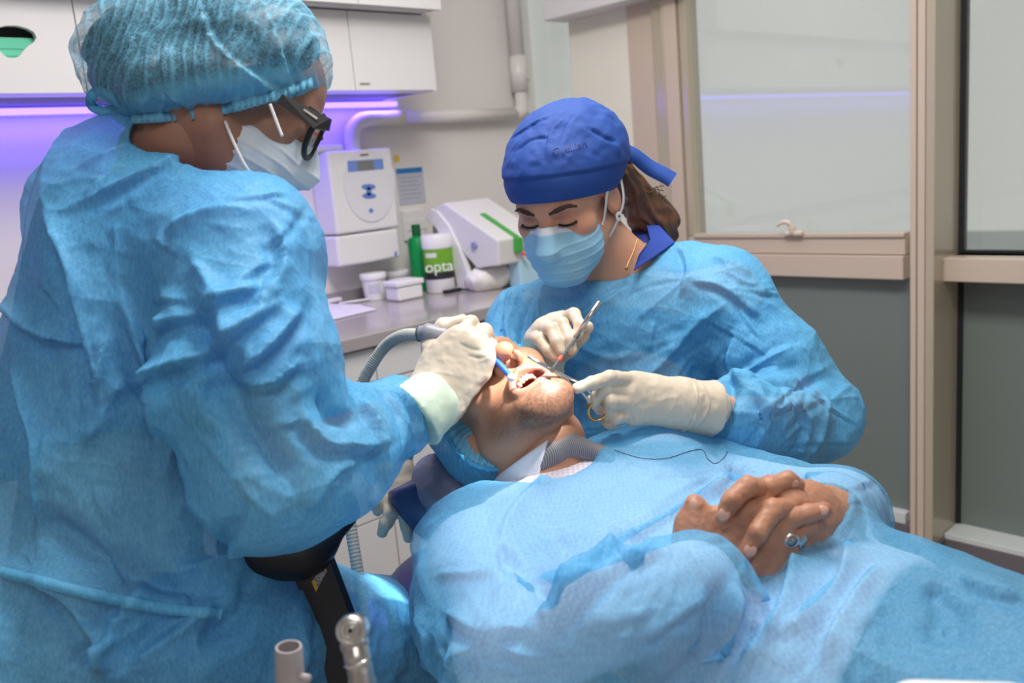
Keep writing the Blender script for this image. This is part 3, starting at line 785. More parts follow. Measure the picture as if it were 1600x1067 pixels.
# ================================================================== BODY KIT
def gown_mat(name, col, alpha=.2, fib=1.0):
    m = bpy.data.materials.new(name); m.use_nodes = True; nt = m.node_tree; b = nt.nodes['Principled BSDF']; out = nt.nodes['Material Output']
    N = nt.nodes.new; L = nt.links.new
    def math_(op, a, c=None, d=None):
        n = N('ShaderNodeMath'); n.operation = op
        for i, v in enumerate((a, c, d)):
            if v is None: continue
            if isinstance(v, (int, float)): n.inputs[i].default_value = v
            else: L(v, n.inputs[i])
        return n.outputs[0]
    tc = N('ShaderNodeTexCoord')
    n1 = N('ShaderNodeTexNoise'); n1.inputs['Scale'].default_value = 330; n1.inputs['Detail'].default_value = 4; n1.inputs['Roughness'].default_value = .65
    mp = N('ShaderNodeMapping'); mp.inputs['Scale'].default_value = (1, 1, .35); L(tc.outputs['Object'], mp.inputs[0]); L(mp.outputs[0], n1.inputs['Vector'])
    n2 = N('ShaderNodeTexNoise'); n2.inputs['Scale'].default_value = 7; n2.inputs['Detail'].default_value = 4; L(tc.outputs['Object'], n2.inputs['Vector'])
    fac = math_('ADD', math_('MULTIPLY', n1.outputs['Fac'], .65), math_('MULTIPLY', n2.outputs['Fac'], .35))
    mr = N('ShaderNodeMapRange'); mr.inputs['From Min'].default_value = .36; mr.inputs['From Max'].default_value = .64; L(fac, mr.inputs['Value'])
    mix = N('ShaderNodeMix'); mix.data_type = 'RGBA'
    mix.inputs['A'].default_value = (col[0]*.66, col[1]*.84, col[2]*.92, 1); mix.inputs['B'].default_value = (min(col[0]*1.35, 1), min(col[1]*1.12, 1), min(col[2]*1.06, 1), 1)
    L(mr.outputs[0], mix.inputs['Factor']); L(mix.outputs['Result'], b.inputs['Base Color'])
    b.inputs['Roughness'].default_value = .55; b.inputs['Specular IOR Level'].default_value = .30
    # creases: dished facets meeting in sharp straight ridges, at three sizes
    n3 = N('ShaderNodeTexNoise'); n3.inputs['Scale'].default_value = 5; n3.inputs['Detail'].default_value = 2; L(tc.outputs['Object'], n3.inputs['Vector'])
    prev = None
    for sc, dist, st, rot in ((7.5, .050, .55, .5), (17, .020, .45, 1.9), (38, .007, .30, .9)):
        wv = N('ShaderNodeVectorMath'); wv.operation = 'MULTIPLY_ADD'; w_ = .8/sc; wv.inputs[1].default_value = (w_, w_, w_); L(n3.outputs['Color'], wv.inputs[0]); L(tc.outputs['Object'], wv.inputs[2])
        mpp = N('ShaderNodeMapping'); mpp.inputs['Rotation'].default_value = (rot, .4, rot*1.3); mpp.inputs['Scale'].default_value = (1, .55, 1.2); L(wv.outputs[0], mpp.inputs[0])
        v = N('ShaderNodeTexVoronoi'); v.feature = 'F1'; v.inputs['Scale'].default_value = sc; L(mpp.outputs[0], v.inputs['Vector'])
        sq = math_('POWER', v.outputs['Distance'], 1.7)
        bn = N('ShaderNodeBump'); bn.inputs['Strength'].default_value = st; bn.inputs['Distance'].default_value = dist*.55; L(sq, bn.inputs['Height'])
        if prev is not None: L(prev, bn.inputs['Normal'])
        prev = bn.outputs[0]
    b2 = N('ShaderNodeBump'); b2.inputs['Strength'].default_value = .3*fib; b2.inputs['Distance'].default_value = .0008; L(n1.outputs['Fac'], b2.inputs['Height']); L(prev, b2.inputs['Normal'])
    L(b2.outputs[0], b.inputs['Normal'])
    tr = N('ShaderNodeBsdfTransparent'); tr.inputs[0].default_value = (.80, .93, 1, 1)
    ms = N('ShaderNodeMixShader'); L(math_('MULTIPLY_ADD', n1.outputs['Fac'], -.5*alpha, 1.25*alpha), ms.inputs[0])
    L(b.outputs[0], ms.inputs[1]); L(tr.outputs[0], ms.inputs[2]); L(ms.outputs[0], out.inputs[0])
    return m
GOWN_COL = srgb(102, 186, 234)
M_GOWN = gown_mat('gown_fabric', GOWN_COL, .33)
M_GLOVE = mat('latex_glove', srgb(208, 194, 174), .42, noise=.04, nscale=18, bump=.12, bscale=90, sss=.12)
M_SCRUB = mat('scrub_cotton', srgb(30, 62, 150), .8, noise=.06, nscale=60, bump=.2, bscale=500)
def skin_mat(name):
    m = mat(name, (1, 1, 1, 1), .48, noise=.07, nscale=55, bump=.10, bscale=420, sss=.15, attr='Col', spec=.4); return m
M_SKIN = skin_mat('skin')
def head_prims(b, fr, mouth='closed', eyes=True, ears=True, nose=1.0, jaw=1.0):
    for s in (1,):
        b.el(fr(0, -.008, .034), (.076, .098, .080), fr.R, k=.01)
        b.el(fr(0, .034, .028), (.062, .058, .058), fr.R, k=.02)
        b.el(fr(0, .034, -.032), (.060, .055, .070), fr.R, k=.02)
    for x in (-1, 1):
        b.el(fr(x*.043, .058, -.024), (.023, .022, .021), fr.R, k=.02)
        b.rc(fr(x*.053*jaw, .002, -.055), fr(x*.024*jaw, .066, -.100), .021, .017, k=.025)
        b.rc(fr(x*.012, .087, .013), fr(x*.042, .074, .016), .0105, .010, k=.014)
    b.el(fr(0, .034, -.082), (.046, .046, .032), fr.R, k=.03)
    b.el(fr(0, .076, -.105), (.024, .017, .016), fr.R, k=.02)
    for x in (-1, 1):
        b.el(fr(x*.031, .097, -.003), (.019, .014, .011), fr.R, k=.012, neg=True)
        b.el(fr(x*.031, .0765, -.004), (.0165, .0135, .0128), fr.R, k=.004)
    b.rc(fr(0, .086, .004), fr(0, .106*nose, -.034), .0085, .0105, k=.014)
    b.el(fr(0, .1085*nose, -.0395), (.0135, .0125, .0115), fr.R, k=.007)
    for x in (-1, 1):
        b.el(fr(x*.0145, .0965, -.0435), (.0085, .012, .009), fr.R, k=.007)
    for x in (-1, 1):
        b.el(fr(x*.0080, .102*nose, -.0530), (.0050, .0088, .0085), fr.R, k=.002, neg=True)
    if mouth == 'closed':
        b.chain([fr(-.024, .080, -.0745), fr(-.008, .0925, -.0705), fr(.008, .0925, -.0705), fr(.024, .080, -.0745)], [.004, .006, .006, .004], k=.006)
        b.chain([fr(-.022, .080, -.078), fr(0, .0915, -.082), fr(.022, .080, -.078)], [.004, .0075, .004], k=.006)
    if ears:
        for x in (-1, 1):
            R = fr.R @ np.array(Matrix.Rotation(x*.35, 3, 'Z') @ Matrix.Rotation(-.18, 3, 'X'))
            b.el(fr(x*.079, -.006, -.012), (.007, .018, .031), R, k=.006)
            b.el(fr(x*.085, -.002, -.012), (.004, .010, .019), R, k=.003, neg=True)
def hand_prims(b, wrist, mcps, fingers, thumb, s=1.0, rw=.026, kp=.014, rp=.0125, rf=(.0108, .0098, .0088, .0072), rt=(.016, .0125, .0115, .009), kf=.0035):
    for m_ in mcps: b.rc(wrist, m_, rw*s, rp*s, k=kp)
    for i in range(len(mcps)-1): b.rc(mcps[i], mcps[i+1], rp*s*.95, rp*s*.95, k=.010)
    if thumb is not None: b.chain(thumb, [r*s for r in rt[:len(thumb)]], k=.008)
    for f in fingers:
        r = [q*s for q in rf[:len(f)]]
        if len(f) < len(rf): r[-1] = rf[-1]*s
        b.chain(f, r, k=kf)
def PP(L, d=None): return [P(*q) for q in L]
def col_for(V, base): return np.tile(np.array(base[:3]), (len(V), 1))
def blend(C, col, w):
    w = np.clip(w, 0, 1)[:, None]; return C*(1-w)+np.array(col[:3])*w
def sm(x, a, b):
    t = np.clip((x-a)/(b-a), 0, 1); return t*t*(3-2*t)
# ================================================================== ASSISTANT (left, seen from behind)
h_ = np.array([.95, 0, .31]); pA = math.radians(27); dn = np.array([0, 1., 0])
frA = Fr(P(369, 150, 1.06), CD(math.cos(pA)*h_+math.sin(pA)*dn), CD(math.sin(pA)*h_-math.cos(pA)*dn))
A = dict(rs=P(370, 402, .965), ls=P(165, 345, 1.20), el=P(432, 742, .925), wr=P(668, 628, 1.135), nb=P(268, 250, 1.075),
         ch=P(215, 450, 1.10), pe=P(150, 1010, 1.10), kn=P(650, 1030, 1.36), kn2=P(480, 1010, 1.62), hip=P(270, 985, 1.04), hip2=P(110, 985, 1.26))
A_fwd = np.cross(np.array([0, 0, 1.]), A['rs']-A['ls']); A_fwd /= np.linalg.norm(A_fwd)
if A_fwd @ CD((1, 0, .5)) < 0: A_fwd = -A_fwd
A['el2'] = P(500, 660, 1.42); A['wr2'] = P(598, 700, 1.36)
SK_A = srgb(168, 122, 100)
# --- body (one continuous skin): head, neck, torso, arms
b = Blob(); head_prims(b, frA, ears=False)
b.rc(frA(0, -.022, -.045), A['nb'], .056, .062, k=.03)
hd = b.mesh(.0028)
b2 = Blob(); b2.rc(frA(0, -.022, -.075), A['nb'], .052, .06)
b2.rc(A['rs'], A['ls'], .055, .055, k=.04); b2.fc(A['ch'], A['pe'], .125, .145, A_fwd, .72, k=.05)
b2.rc(A['rs'], A['el'], .05, .038, k=.03); b2.rc(A['el'], A['wr'], .038, .026, k=.02)
b2.rc(A['ls'], A['el2'], .05, .038, k=.03); b2.rc(A['el2'], A['wr2'], .038, .026, k=.02)
b2.rc(A['hip'], A['kn'], .08, .06, k=.04); b2.rc(A['hip2'], A['kn2'], .08, .06, k=.04)
V, Q = merge([hd, b2.mesh(.008)])
lc = frA.loc(V); C = col_for(V, SK_A)
C = blend(C, srgb(150, 84, 78), np.exp(-(((lc[:, 0])/.03)**2+((lc[:, 2]+.077)/.010)**2+((lc[:, 1]-.09)/.02)**2)))
C = blend(C, srgb(40, 28, 24), sm(lc[:, 2], -.055, -.035)*(lc[:, 1] < -.035)*(lc[:, 2] < .2)*(np.abs(lc[:, 0]) < .12)*(lc[:, 2] > -.1))
bodyA = Surf((V, Q)).obj('person', M_SKIN, None, C)
tag(bodyA, 'person in blue gown, bouffant cap and black glasses seen from behind, holding the suction tube', 'person')
# --- scrubs under the gown
b = Blob(); b.rc(A['rs'], A['ls'], .070, .062, k=.06); b.fc(P(222, 425, 1.10), P(140, 1050, 1.12), .155, .212, A_fwd, .78, k=.08); b.rc(A['nb'], A['ch'], .06, .1, k=.05)
mid = A['rs']*.38+A['el']*.62; b.rc(A['rs'], mid, .068, .062, k=.04); b.cut(mid, A['el']-A['rs'])
mid2 = A['ls']*.4+A['el2']*.6; b.rc(A['ls'], mid2, .064, .058, k=.04)
b.rc(A['hip'], A['kn'], .092, .07, k=.05); b.rc(A['hip2'], A['kn2'], .092, .07, k=.05)
b.cut(A['nb']+np.array([0, 0, -.015]), np.array([0, 0, 1.]))
Surf(b.mesh(.009)).obj('scrubs', mat('scrub_violet', srgb(96, 108, 196), .85, noise=.05), bodyA)
# --- gown
b = Blob()
b.fc(P(222, 420, 1.10), P(140, 1050, 1.12), .175, .235, A_fwd, .78, k=.08)
b.rc(P(370, 405, .975), A['ls'], .078, .075, k=.06)
b.rc(P(255, 262, 1.085), P(330, 372, 1.0), .066, .066, k=.05); b.rc(P(236, 262, 1.10), P(165, 335, 1.18), .064, .07, k=.06)
b.chain([P(370, 405, .965), P(395, 560, .925), P(425, 738, .92)], [.080, .084, .083], k=.035)
b.chain([P(428, 742, .925), P(530, 697, 1.01), P(618, 658, 1.09)], [.079, .066, .054], k=.030)
b.chain([A['ls'], A['el2'], A['wr2']], [.07, .07, .05], k=.05)
b.rc(P(300, 985, 1.05), P(655, 1035, 1.36), .118, .112, k=.06); b.rc(P(140, 985, 1.25), A['kn2'], .118, .1, k=.06)
b.rc(P(640, 1020, 1.36), P(640, 1300, 1.40), .105, .12, k=.05)
b.rc(P(150, 1040, 1.12), P(160, 1400, 1.12), .24, .26, k=.06)
# neck opening follows the collar: a plane cut leaves the nape and throat free
b.rc(frA(0, -.02, -.10), P(285, 240, 1.075)+np.array([.02, 0, -.02]), .058, .060, k=.012, neg=True)
b.el(frA(0, .05, -.085), (.098, .088, .066), frA.R, k=.02, neg=True)
G = Surf(b.mesh(.0036))
sl = A['el']-A['rs']; fa = A['wr']-A['el']
G.disp(crumple(G.V, None, .15, .020, 3, [(CD((.5, 1, 0)), 2.2)])+crumple(G.V, None, .07, .0035, 8, [(CD((1, .35, 0)), 2.2)])+.006*fbm(G.V/.25, 4, 2))
CR = [
 ([(70, 330), (110, 420), (150, 560), (160, 640)], .010, .012, 's'), ([(190, 470), (230, 560), (265, 650), (255, 760)], .014, .014, 's'),
 ([(290, 470), (330, 560), (380, 650), (430, 720), (470, 790)], .013, .014, 'v'), ([(215, 600), (300, 560), (380, 510), (440, 470)], .010, .010, 's'),
 ([(370, 580), (420, 540), (470, 480)], .009, .009, 's'), ([(360, 600), (420, 600), (470, 560)], .008, .008, 's'), ([(250, 510), (330, 480), (420, 440)], .007, .009, 's'),
 ([(300, 400), (340, 480), (350, 560)], .008, .010, 'r'), ([(130, 700), (170, 640), (200, 580)], .008, .010, 'r'), ([(60, 800), (130, 860), (230, 900), (330, 930)], .012, .012, 'v'),
 ([(60, 890), (130, 960), (170, 1060)], .012, .013, 's'), ([(230, 900), (180, 990), (140, 1060)], .012, .013, 's'), ([(330, 945), (260, 1000), (200, 1040)], .010, .012, 's'),
 ([(395, 890), (380, 960), (300, 1000)], .010, .012, 'v'), ([(400, 780), (360, 860), (250, 900)], .008, .012, 's'),
 ([(470, 640), (500, 690), (560, 700), (600, 690)], .008, .009, 's'), ([(560, 620), (590, 680), (600, 760)], .008, .009, 's'), ([(500, 610), (520, 650), (560, 660)], .008, .008, 'v'),
 ([(620, 610), (650, 650), (650, 700)], .006, .007, 's'), ([(590, 605), (620, 640), (635, 700)], .006, .007, 'v'), ([(480, 800), (520, 740), (560, 720)], .007, .010, 's'),
 ([(100, 330), (190, 290), (290, 240)], .005, .008, 's'), ([(110, 270), (150, 250), (230, 215)], .004, .006, 'r'), ([(260, 360), (330, 330), (400, 330)], .005, .010, 'r'),
 ([(430, 350), (440, 420), (400, 480)], .007, .010, 's'), ([(0, 470), (60, 520), (150, 540)], .008, .010, 's'), ([(20, 560), (60, 700), (60, 850)], .009, .012, 's'),
 ([(0, 890), (60, 905), (150, 925), (250, 945), (350, 958)], -.008, .010, 'v'),
]
CR_AMP, CR_WID = 1.7, 1.25
G.creases(CR)
CR_AMP, CR_WID = 1.0, 1.0
G.creases(thin_creases(5, 75, [(20, 300, 250, 600, 75, 45), (220, 420, 460, 640, -35, 40), (40, 600, 300, 880, 70, 50), (330, 600, 640, 780, 20, 60), (20, 900, 380, 1050, 110, 50), (100, 250, 420, 400, -15, 40), (480, 880, 620, 1050, 100, 30)]))
G.disp(crumple(G.V, None, .028, .0014, 21)+.0006*fbm(G.V/.012, 5, 2))
gownA = G.obj('gown', M_GOWN, bodyA); gownA['label'] = 'loose translucent blue disposable gown tied at the back'
GA = G
# waist tie lying on the gown, neck tie loop
def ribbon(name, pts, width, nrm, m_, parent, thick=.0006):
    pts = np.array(pts, float); V = []; Fc = []
    for i, p_ in enumerate(pts):
        t = pts[min(i+1, len(pts)-1)]-pts[max(i-1, 0)]; t /= np.linalg.norm(t)+1e-12
        n_ = nrm[i] if np.ndim(nrm) == 2 else np.array(nrm, float); w_ = np.cross(t, n_); w_ /= np.linalg.norm(w_)+1e-12; n2 = np.cross(w_, t)
        for sg, th in ((-1, 0), (1, 0), (1, thick), (-1, thick)): V.append(p_+w_*sg*width/2+n2*th)
    for i in range(len(pts)-1):
        for k in range(4): Fc.append((i*4+k, i*4+(k+1) % 4, i*4+4+(k+1) % 4, i*4+4+k))
    Fc.append((0, 1, 2, 3)); e = (len(pts)-1)*4; Fc.append((e+3, e+2, e+1, e))
    me = bpy.data.meshes.new(name); me.from_pydata([tuple(v) for v in V], [], Fc); me.update(); return put(name, me, m_, parent)
M_TIE = gown_mat('gown_tie', srgb(96, 180, 226), .05)
tp = G.project([(0, 893), (60, 908), (150, 930), (250, 950), (352, 960)], 8)
if len(tp): ribbon('waist_tie', spline(smooth_mesh(tp, np.array([[0, 0, 0, 0]]), 0)+(CAM-tp)*.004, 1), .011, CD((0, -.3, -1)), M_TIE, gownA)
ribbon('neck_tie_loop', spline(PP([(205, 190, 1.04), (195, 172, 1.03), (172, 152, 1.02), (152, 143, 1.02), (142, 152, 1.02), (144, 166, 1.03), (160, 174, 1.03), (182, 170, 1.03), (200, 180, 1.035), (196, 196, 1.05)]), 5), .011, CD((.3, -.1, -1)), M_TIE, gownA)
# --- hair under the cap
def capblob(g=0.0):
    b = Blob()
    b.el(P(372, 78, 1.065), (.105-g, .086-g, .098-g), RC.T, k=.01)
    b.el(P(240, 98, 1.075), (.088-g, .080-g, .095-g), RC.T, k=.05); b.el(P(295, 140, 1.03), (.085-g, .052-g, .078-g), RC.T, k=.03)
    b.el(P(440, 102, 1.05), (.048-g, .050-g, .085-g), RC.T, k=.03); b.el(P(365, 135, 1.02), (.062-g, .045-g, .07-g), RC.T, k=.02)
    return b
b = capblob(.012); b.cut(P(330, 188, 1.06), CD((.20, .98, 0)), k=.02)
H = Surf(b.mesh(.005)); H.disp(.003*np.sin(H.V @ CD((.6, .8, .1))/.006+3*fbm(H.V/.05, 2, 2)))
H.obj('hair', mat('dark_hair', srgb(38, 30, 30), .45, noise=.5, nscale=90, bump=.4, bscale=300), bodyA)
# --- bouffant cap
def cap_mat():
    m = bpy.data.materials.new('bouffant_fabric'); m.use_nodes = True; nt = m.node_tree; b = nt.nodes['Principled BSDF']; out = nt.nodes['Material Output']; N = nt.nodes.new; L = nt.links.new
    b.inputs['Base Color'].default_value = srgb(118, 190, 222); b.inputs['Roughness'].default_value = .6; b.inputs['Specular IOR Level'].default_value = .2
    tc = N('ShaderNodeTexCoord'); n1 = N('ShaderNodeTexNoise'); n1.inputs['Scale'].default_value = 300; n1.inputs['Detail'].default_value = 5; n1.inputs['Roughness'].default_value = .7
    L(tc.outputs['Object'], n1.inputs['Vector'])
    at_ = N('ShaderNodeAttribute'); at_.attribute_name = 'Col'
    sp = N('ShaderNodeSeparateColor'); L(at_.outputs['Color'], sp.inputs[0])
    mr = N('ShaderNodeMapRange'); mr.inputs['From Min'].default_value = .35; mr.inputs['From Max'].default_value = .68; mr.inputs['To Min'].default_value = .85; mr.inputs['To Max'].default_value = .35
    L(n1.outputs['Fac'], mr.inputs['Value'])
    mu = N('ShaderNodeMath'); mu.operation = 'MULTIPLY'; L(mr.outputs[0], mu.inputs[0]); L(sp.outputs[0], mu.inputs[1])
    tr = N('ShaderNodeBsdfTransparent'); ms = N('ShaderNodeMixShader'); L(mu.outputs[0], ms.inputs[0]); L(b.outputs[0], ms.inputs[1]); L(tr.outputs[0], ms.inputs[2]); L(ms.outputs[0], out.inputs[0])
    return m
M_CAP = cap_mat()
b = capblob(0); b.cut(P(330, 192, 1.06), CD((.16, .98, 0)), k=.015)
K = Surf(b.mesh(.0026))
s_ = K.V @ CD((.96, .25, .12)); wp = fbm(K.V/.07, 12, 2)*.010
ph = (s_+wp*1.6)/.0135; pl = np.abs((ph % 1)-.5)*2; rd = np.clip(1-pl*2.6, 0, 1)
K.disp(.0018*rd+crumple(K.V, None, .055, .005, 31)+.0015*fbm(K.V/.02, 6, 2))
dark = 1-.45*rd
# fabric gathered over the ear: doubled, less see-through
c0 = P(455, 150, .97); dd = np.linalg.norm((K.V-c0) @ np.stack([CD((1, 0, 0)), CD((0, 1, 0))], 1), axis=1)
dark = dark*(.15+.85*sm(dd, .012, .05))
e_ = -(K.V-P(330, 186, 1.06)) @ CD((.20, .98, 0)); dark = dark*(.35+.65*sm(e_, .004, .022))
K.creases([([(455, 155), (440, 90), (415, 20), (400, -10)], .006, .007, 's'), ([(455, 155), (465, 90), (490, 60)], .005, .006, 's'), ([(450, 150), (380, 110), (330, 60), (310, 0)], .006, .007, 's'),
           ([(260, 60), (255, 110), (270, 150), (330, 178)], .006, .007, 's'), ([(450, 158), (400, 150), (340, 160)], .005, .006, 'r')])
capA = K.obj('bouffant_cap', M_CAP, bodyA, np.stack([dark]*3, 1)); capA['label'] = 'pale blue gathered bouffant cap over dark hair'
# ruffled elastic edge
rp_ = []
for i in range(90):
    t = i/89; q = np.array([205, 187])*(1-t)+np.array([488, 130])*t; q = q+np.array([0, 14*math.sin(math.pi*t)])
    rp_.append(q)
ed = [K.hit(q[0], q[1]-9) for q in rp_]; ed = [e for e in ed if e is not None]
if len(ed) > 5:
    V = []; Fc = []
    for i, e in enumerate(ed):
        w_ = .004*math.sin(i*2.1); n_ = CD((0, .1, -1))
        V += [tuple(e+n_*.001), tuple(e+CD((.15, 1, -.1))*.012+n_*(.003+w_))]
    for i in range(len(ed)-1): Fc.append((2*i, 2*i+1, 2*i+3, 2*i+2))
    me = bpy.data.meshes.new('r'); me.from_pydata(V, [], Fc); me.update(); me2 = me
    set_col(me2, np.full((len(V), 3), .25)); o_ = put('elastic_ruffle', me2, M_CAP, capA)
    so = o_.modifiers.new('thick', 'SOLIDIFY'); so.thickness = .0006
# --- mask
M_MASK = mat('mask_fabric', srgb(208, 220, 228), .75, noise=.03, nscale=200, bump=.2, bscale=700)
def mask(fr, m_, parent, seed, top=-.012, back=.018, pale=None):
    b = Blob()
    b.el(fr(0, .046, -.058), (.067, .060, .068), fr.R, k=.02); b.rc(fr(0, .098, -.010), fr(0, .112, -.044), .013, .019, k=.02); b.el(fr(0, .075, -.098), (.036, .026, .024), fr.R, k=.025)
    b.cut(fr(0, .09, top), fr.R @ np.array([0, -.30, 1.0]), k=.003); b.cut(fr(0, back, -.06), fr.R @ np.array([0, -1.0, .10]), k=.003)
    S = Surf(b.mesh(.0022)); lc = fr.loc(S.V)
    z = lc[:, 2]
    S.disp(.0016*np.clip(1-np.abs(((z+.035)/.015) % 1-.5)*5, 0, 1)*(z < -.03)+.0010*fbm(S.V/.03, seed, 2)+crumple(S.V, None, .04, .002, seed))
    C = col_for(S.V, (1, 1, 1)); 
    return S, lc
S, lc = mask(frA, None, None, 5)
C = blend(col_for(S.V, srgb(176, 200, 216)), srgb(226, 232, 236), 1-sm(lc[:, 2], -.055, -.03)*0-sm(np.abs(lc[:, 2]+.05), .0, .03)*.6)
M_MASKA = mat('mask_fabric_vc', (1, 1, 1, 1), .75, noise=.03, nscale=200, bump=.25, bscale=700, attr='Col')
mkA = S.obj('face_mask', M_MASKA, bodyA, C); mkA['label'] = 'crumpled pale blue surgical mask with white ear loops'
M_LOOP = mat('white_elastic', srgb(232, 228, 228), .6)
tube('ear_loop', spline(PP([(352, 190, .985), (366, 224, .975), (385, 262, .975), (398, 273, .985)]), 6), .0019, M_LOOP, mkA, 8)
tube('ear_loop', spline(PP([(422, 163, .975), (432, 190, .975), (441, 213, .975)]), 6), .0019, M_LOOP, mkA, 8)
# --- glasses
M_BLACK = mat('black_acetate', srgb(16, 16, 19), .45)
def prism3(name, pts_front, nrm, thick, m_, parent):
    return flat_poly(name, pts_front, m_, parent, thick, nrm)
nL = CD((.1, 0, 1)); dT = .972
t1 = flat_poly('eyeglasses', PP([(432, 160, .975), (441, 147, .975), (516, 185, .982), (512, 203, .982), (490, 200, .977)]), M_BLACK, bodyA, .006, nL)
t1['label'] = 'thick black rectangular eyeglasses with a silver bar on the temple'
gv = lambda x, z, y=.106: frA(x, y, z)
for sx in (1, -1):
    rim = [gv(sx*.010, .012), gv(sx*.036, .016), gv(sx*.066, .014, .098), gv(sx*.068, -.006, .096), gv(sx*.058, -.026, .098), gv(sx*.034, -.031, .103), gv(sx*.016, -.024, .107), gv(sx*.009, -.006, .107)]
    cl = spline(rim+[rim[0]], 5)
    tube('rim', cl, .0036, M_BLACK, t1, 10, caps=False)
    lm = bpy.data.meshes.new('lens'); vs = [tuple(v) for v in cl[:-1]]; lm.from_pydata(vs, [], [tuple(range(len(vs)))]); lm.update()
    put('lens', lm, mat('lens_glass', (1, 1, 1, 1), .03, trans=1.0, spec=.5), t1)
tube('bridge', [gv(-.011, .004), gv(0, .007, .109), gv(.011, .004)], .003, M_BLACK, t1, 8)
tube('temple', [gv(-.068, .008, .095), gv(-.078, .008, .03), gv(-.08, .0, -.01)], .003, M_BLACK, t1, 8)
tube('hinge_corner', [gv(.066, .010, .099), P(506, 194, .984)], .0045, M_BLACK, t1, 8)
flat_poly('temple_bar', PP([(474, 172, .9725), (476, 170, .9725), (497, 184, .9735), (495, 187, .9735)]), mat('silver', srgb(200, 196, 190), .3, metal=.8), t1, .0008, -nL)
tube('eyebrow', spline([frA(.014, .100, .017), frA(.030, .096, .022), frA(.050, .080, .019)], 5), .0028, mat('brow_hair', srgb(45, 34, 32), .7, bump=.4), bodyA, 8)
# --- assistant's gloves
b = Blob()
wr = P(682, 622, 1.137)
mc = PP([(722, 528, 1.140), (742, 538, 1.132), (752, 556, 1.132), (748, 578, 1.137)])
fg = [PP([(722, 528, 1.140), (736, 505, 1.157), (748, 520, 1.197), (742, 545, 1.207)]), PP([(742, 538, 1.132), (757, 517, 1.152), (766, 535, 1.197), (752, 553, 1.207)]),
      PP([(752, 556, 1.132), (764, 540, 1.154), (768, 557, 1.192), (755, 572, 1.204)]), PP([(748, 578, 1.137), (762, 563, 1.157), (764, 574, 1.187), (752, 584, 1.197)])]
th = PP([(672, 580, 1.157), (676, 540, 1.172), (694, 512, 1.177), (722, 502, 1.177)])
hand_prims(b, wr, mc, fg, th, 1.04, rw=.031, rp=.0145)
b.el(P(702, 575, 1.142), (.038, .046, .017), np.stack([CD((1, .55, .1)), CD((.55, -1, .0)), CD((.1, .05, -1))], 1), k=.02)
b.rc(wr, P(655, 650, 1.102), .031, .034, k=.02)
S = Surf(b.mesh(.0016)); S.disp(.0007*fbm(S.V/.012, 3, 2)+ridge(S.V, .03, .0008, 4, [(CD((1, .6, 0)), 2.5)]))
S.creases([([(652, 596), (685, 606), (712, 632)], .0012, .0022, 'v'), ([(715, 535), (735, 545), (755, 548)], .0010, .0025, 'v'), ([(730, 555), (750, 560), (762, 556)], .0010, .0022, 'v'), ([(660, 585), (690, 582), (720, 590)], .0008, .003, 'r')])
gl = S.obj('glove', M_GLOVE, bodyA); gl['label'] = 'cream latex glove gripping the suction handle'
# knitted cuff with yellowish rim
b = Blob(); b.rc(P(684, 618, 1.135), P(640, 655, 1.077), .0365, .046, k=.01); b.cut(P(690, 612, 1.140), CD((1, -.8, .6))); b.cut(P(645, 650, 1.082), -CD((1, -.8, .6)))
S = Surf(b.mesh(.0022)); S.disp(.0012*fbm(S.V/.02, 9, 2))
cf = S.obj('glove_cuff', mat('stretched_latex_cuff', srgb(196, 216, 196), .5, noise=.12, nscale=30, bump=.2), gl)
b = Blob(); rr = [P(684, 618, 1.135)+.0375*(math.cos(t)*CD((.6, .8, .1))+math.sin(t)*CD((-.55, .35, -.75))) for t in np.linspace(0, 2*math.pi, 40)]
tube('rolled_rim', rr, .0018, mat('latex_rim', srgb(230, 224, 180), .5), gl, 8, caps=False)
# other hand, hanging behind the forearm
b = Blob(); w2 = P(608, 735, 1.345)
m2 = PP([(600, 775, 1.32), (614, 780, 1.318), (628, 776, 1.32), (634, 768, 1.33)])
f2 = [PP([(600, 772, 1.32), (592, 790, 1.305), (590, 798, 1.31)]), PP([(614, 780, 1.318), (612, 800, 1.30), (603, 818, 1.30), (597, 832, 1.305)]), PP([(628, 776, 1.32), (632, 800, 1.305), (636, 822, 1.305), (638, 840, 1.31)]), PP([(622, 778, 1.33), (616, 798, 1.325), (606, 812, 1.33)])]
hand_prims(b, w2, m2, f2, PP([(598, 756, 1.33), (588, 772, 1.315), (586, 785, 1.30)]), 1.12, rw=.03)
S = Surf(b.mesh(.0018)); S.disp(.0006*fbm(S.V/.012, 3, 2)); gl2 = S.obj('glove', M_GLOVE, bodyA); gl2['label'] = 'cream latex glove hanging loosely below the sleeve'
# ================================================================== DENTIST (centre, facing the camera)
yD_, pD = math.radians(-27), math.radians(33)
hD = np.array([math.sin(yD_), 0, -math.cos(yD_)])
frD = Fr(P(883, 307, 1.46), CD(math.cos(pD)*hD+math.sin(pD)*dn), CD(math.sin(pD)*hD-math.cos(pD)*dn))
D = dict(rs=P(815, 500, 1.60), ls=P(1140, 462, 1.49), le=P(1265, 655, 1.46), lw=P(1100, 634, 1.235), re=P(765, 640, 1.46), rw=P(836, 588, 1.335), nb=P(985, 432, 1.555))
D_f = CD((-.45, .25, -.86)); D_l = D['ls']-D['rs']; D_l /= np.linalg.norm(D_l)
pel = D['nb']*.5+np.array([1.20, 1.0, 0])*.5; pel = np.array([1.20, 1.02, .58]); che = P(985, 600, 1.57)
SK_D = srgb(206, 152, 124)
b = Blob(); head_prims(b, frD, jaw=.94)
b.rc(frD(0, -.024, -.05), D['nb'], .050, .055, k=.03)
b.rc(D['nb'], P(920, 445, 1.555), .05, .04, k=.03)
